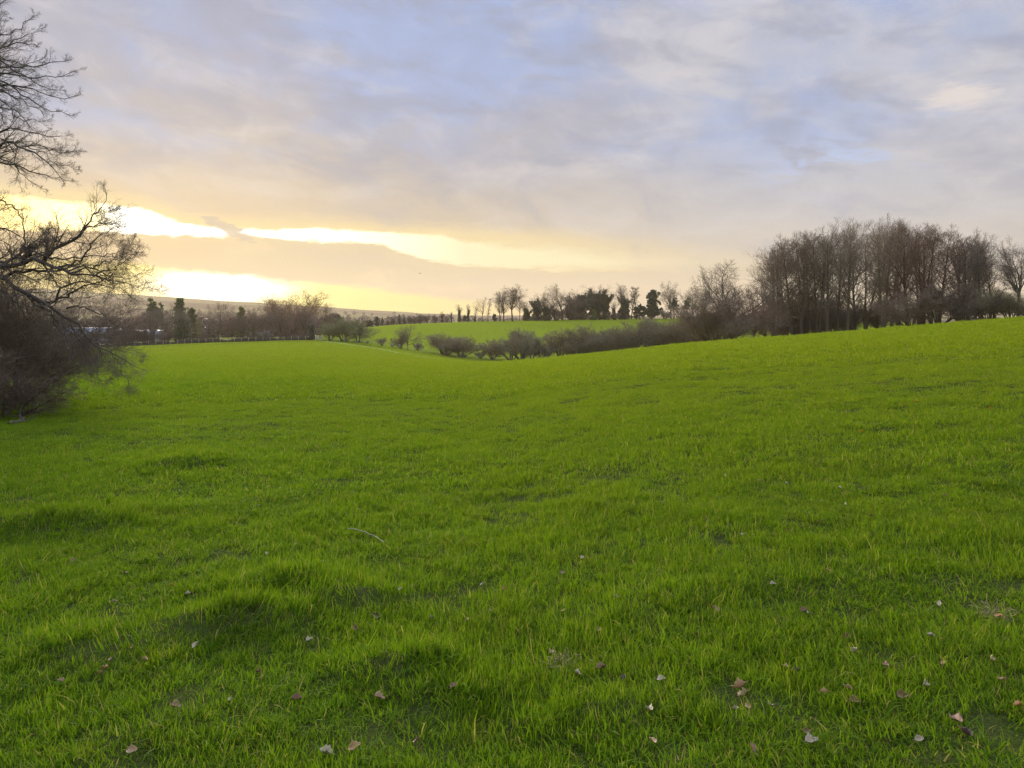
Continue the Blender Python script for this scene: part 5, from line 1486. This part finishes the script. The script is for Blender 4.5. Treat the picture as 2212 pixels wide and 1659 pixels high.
    b2 = g.n('ShaderNodeBackground'); g.put(b2.inputs[0], ns.outputs[0]); b2.inputs[1].default_value = .05
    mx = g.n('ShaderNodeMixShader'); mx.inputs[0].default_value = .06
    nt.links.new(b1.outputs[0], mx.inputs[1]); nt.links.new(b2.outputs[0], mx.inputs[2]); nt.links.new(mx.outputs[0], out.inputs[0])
    W.cycles.sampling_method = 'MANUAL'; W.cycles.sample_map_resolution = 512
SUN_EL = math.radians(14); SUN_AZ = math.radians(-25)
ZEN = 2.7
sky()

sl = bpy.data.lights.new('sun', 'SUN'); sl.energy = 5.0; sl.angle = math.radians(10); sl.color = (1, .86, .66)
so = bpy.data.objects.new('sun', sl); COL.objects.link(so)
sd = Vector((math.sin(SUN_AZ) * math.cos(SUN_EL), math.cos(SUN_AZ) * math.cos(SUN_EL), math.sin(SUN_EL)))
so.rotation_euler = sd.to_track_quat('Z', 'Y').to_euler(); so.location = sd * 200

# ------------------------------------------------------------------ haze
HAZE = 0.00016
def haze():
    bv, bf = [], []; box(bv, bf, (0, 2000), 3300, 2230, -60, 190)
    m, nt, out = new_mat('evening_haze'); g = G(nt)
    v = g.n('ShaderNodeVolumePrincipled'); v.inputs['Color'].default_value = (.96, .82, .60, 1); v.inputs['Density'].default_value = HAZE; v.inputs['Anisotropy'].default_value = .3
    nt.links.new(v.outputs[0], out.inputs['Volume'])
    o = add('haze', mesh_np('haze', np.array(bv, float), [np.array(bf)], False), m); tag(o, kind='stuff')
if HAZE: haze()

# ------------------------------------------------------------------ camera and render settings
cd = bpy.data.cameras.new('camera'); cam = bpy.data.objects.new('camera', cd); COL.objects.link(cam)
cam.location = (0, 0, CZ); cam.rotation_euler = (math.pi / 2, 0, 0)
cd.sensor_width = 36; cd.lens = F / 1024 * 36; cd.shift_y = -(384 - HY) / 1024
cd.clip_start = .05; cd.clip_end = 12000
S.camera = cam
S.view_settings.view_transform = 'Standard'; S.view_settings.look = 'None'; S.view_settings.exposure = 0; S.view_settings.gamma = 1
S.cycles.use_adaptive_sampling = True; S.cycles.adaptive_threshold = .016; S.cycles.adaptive_min_samples = 40
S.cycles.max_bounces = 4; S.cycles.diffuse_bounces = 2; S.cycles.glossy_bounces = 2; S.cycles.transmission_bounces = 3; S.cycles.transparent_max_bounces = 6
S.cycles.volume_bounces = 0
S.cycles.use_denoising = True
S.cycles.denoiser = 'OPENIMAGEDENOISE'; S.cycles.denoising_input_passes = 'RGB_ALBEDO_NORMAL'; S.cycles.denoising_prefilter = 'NONE'
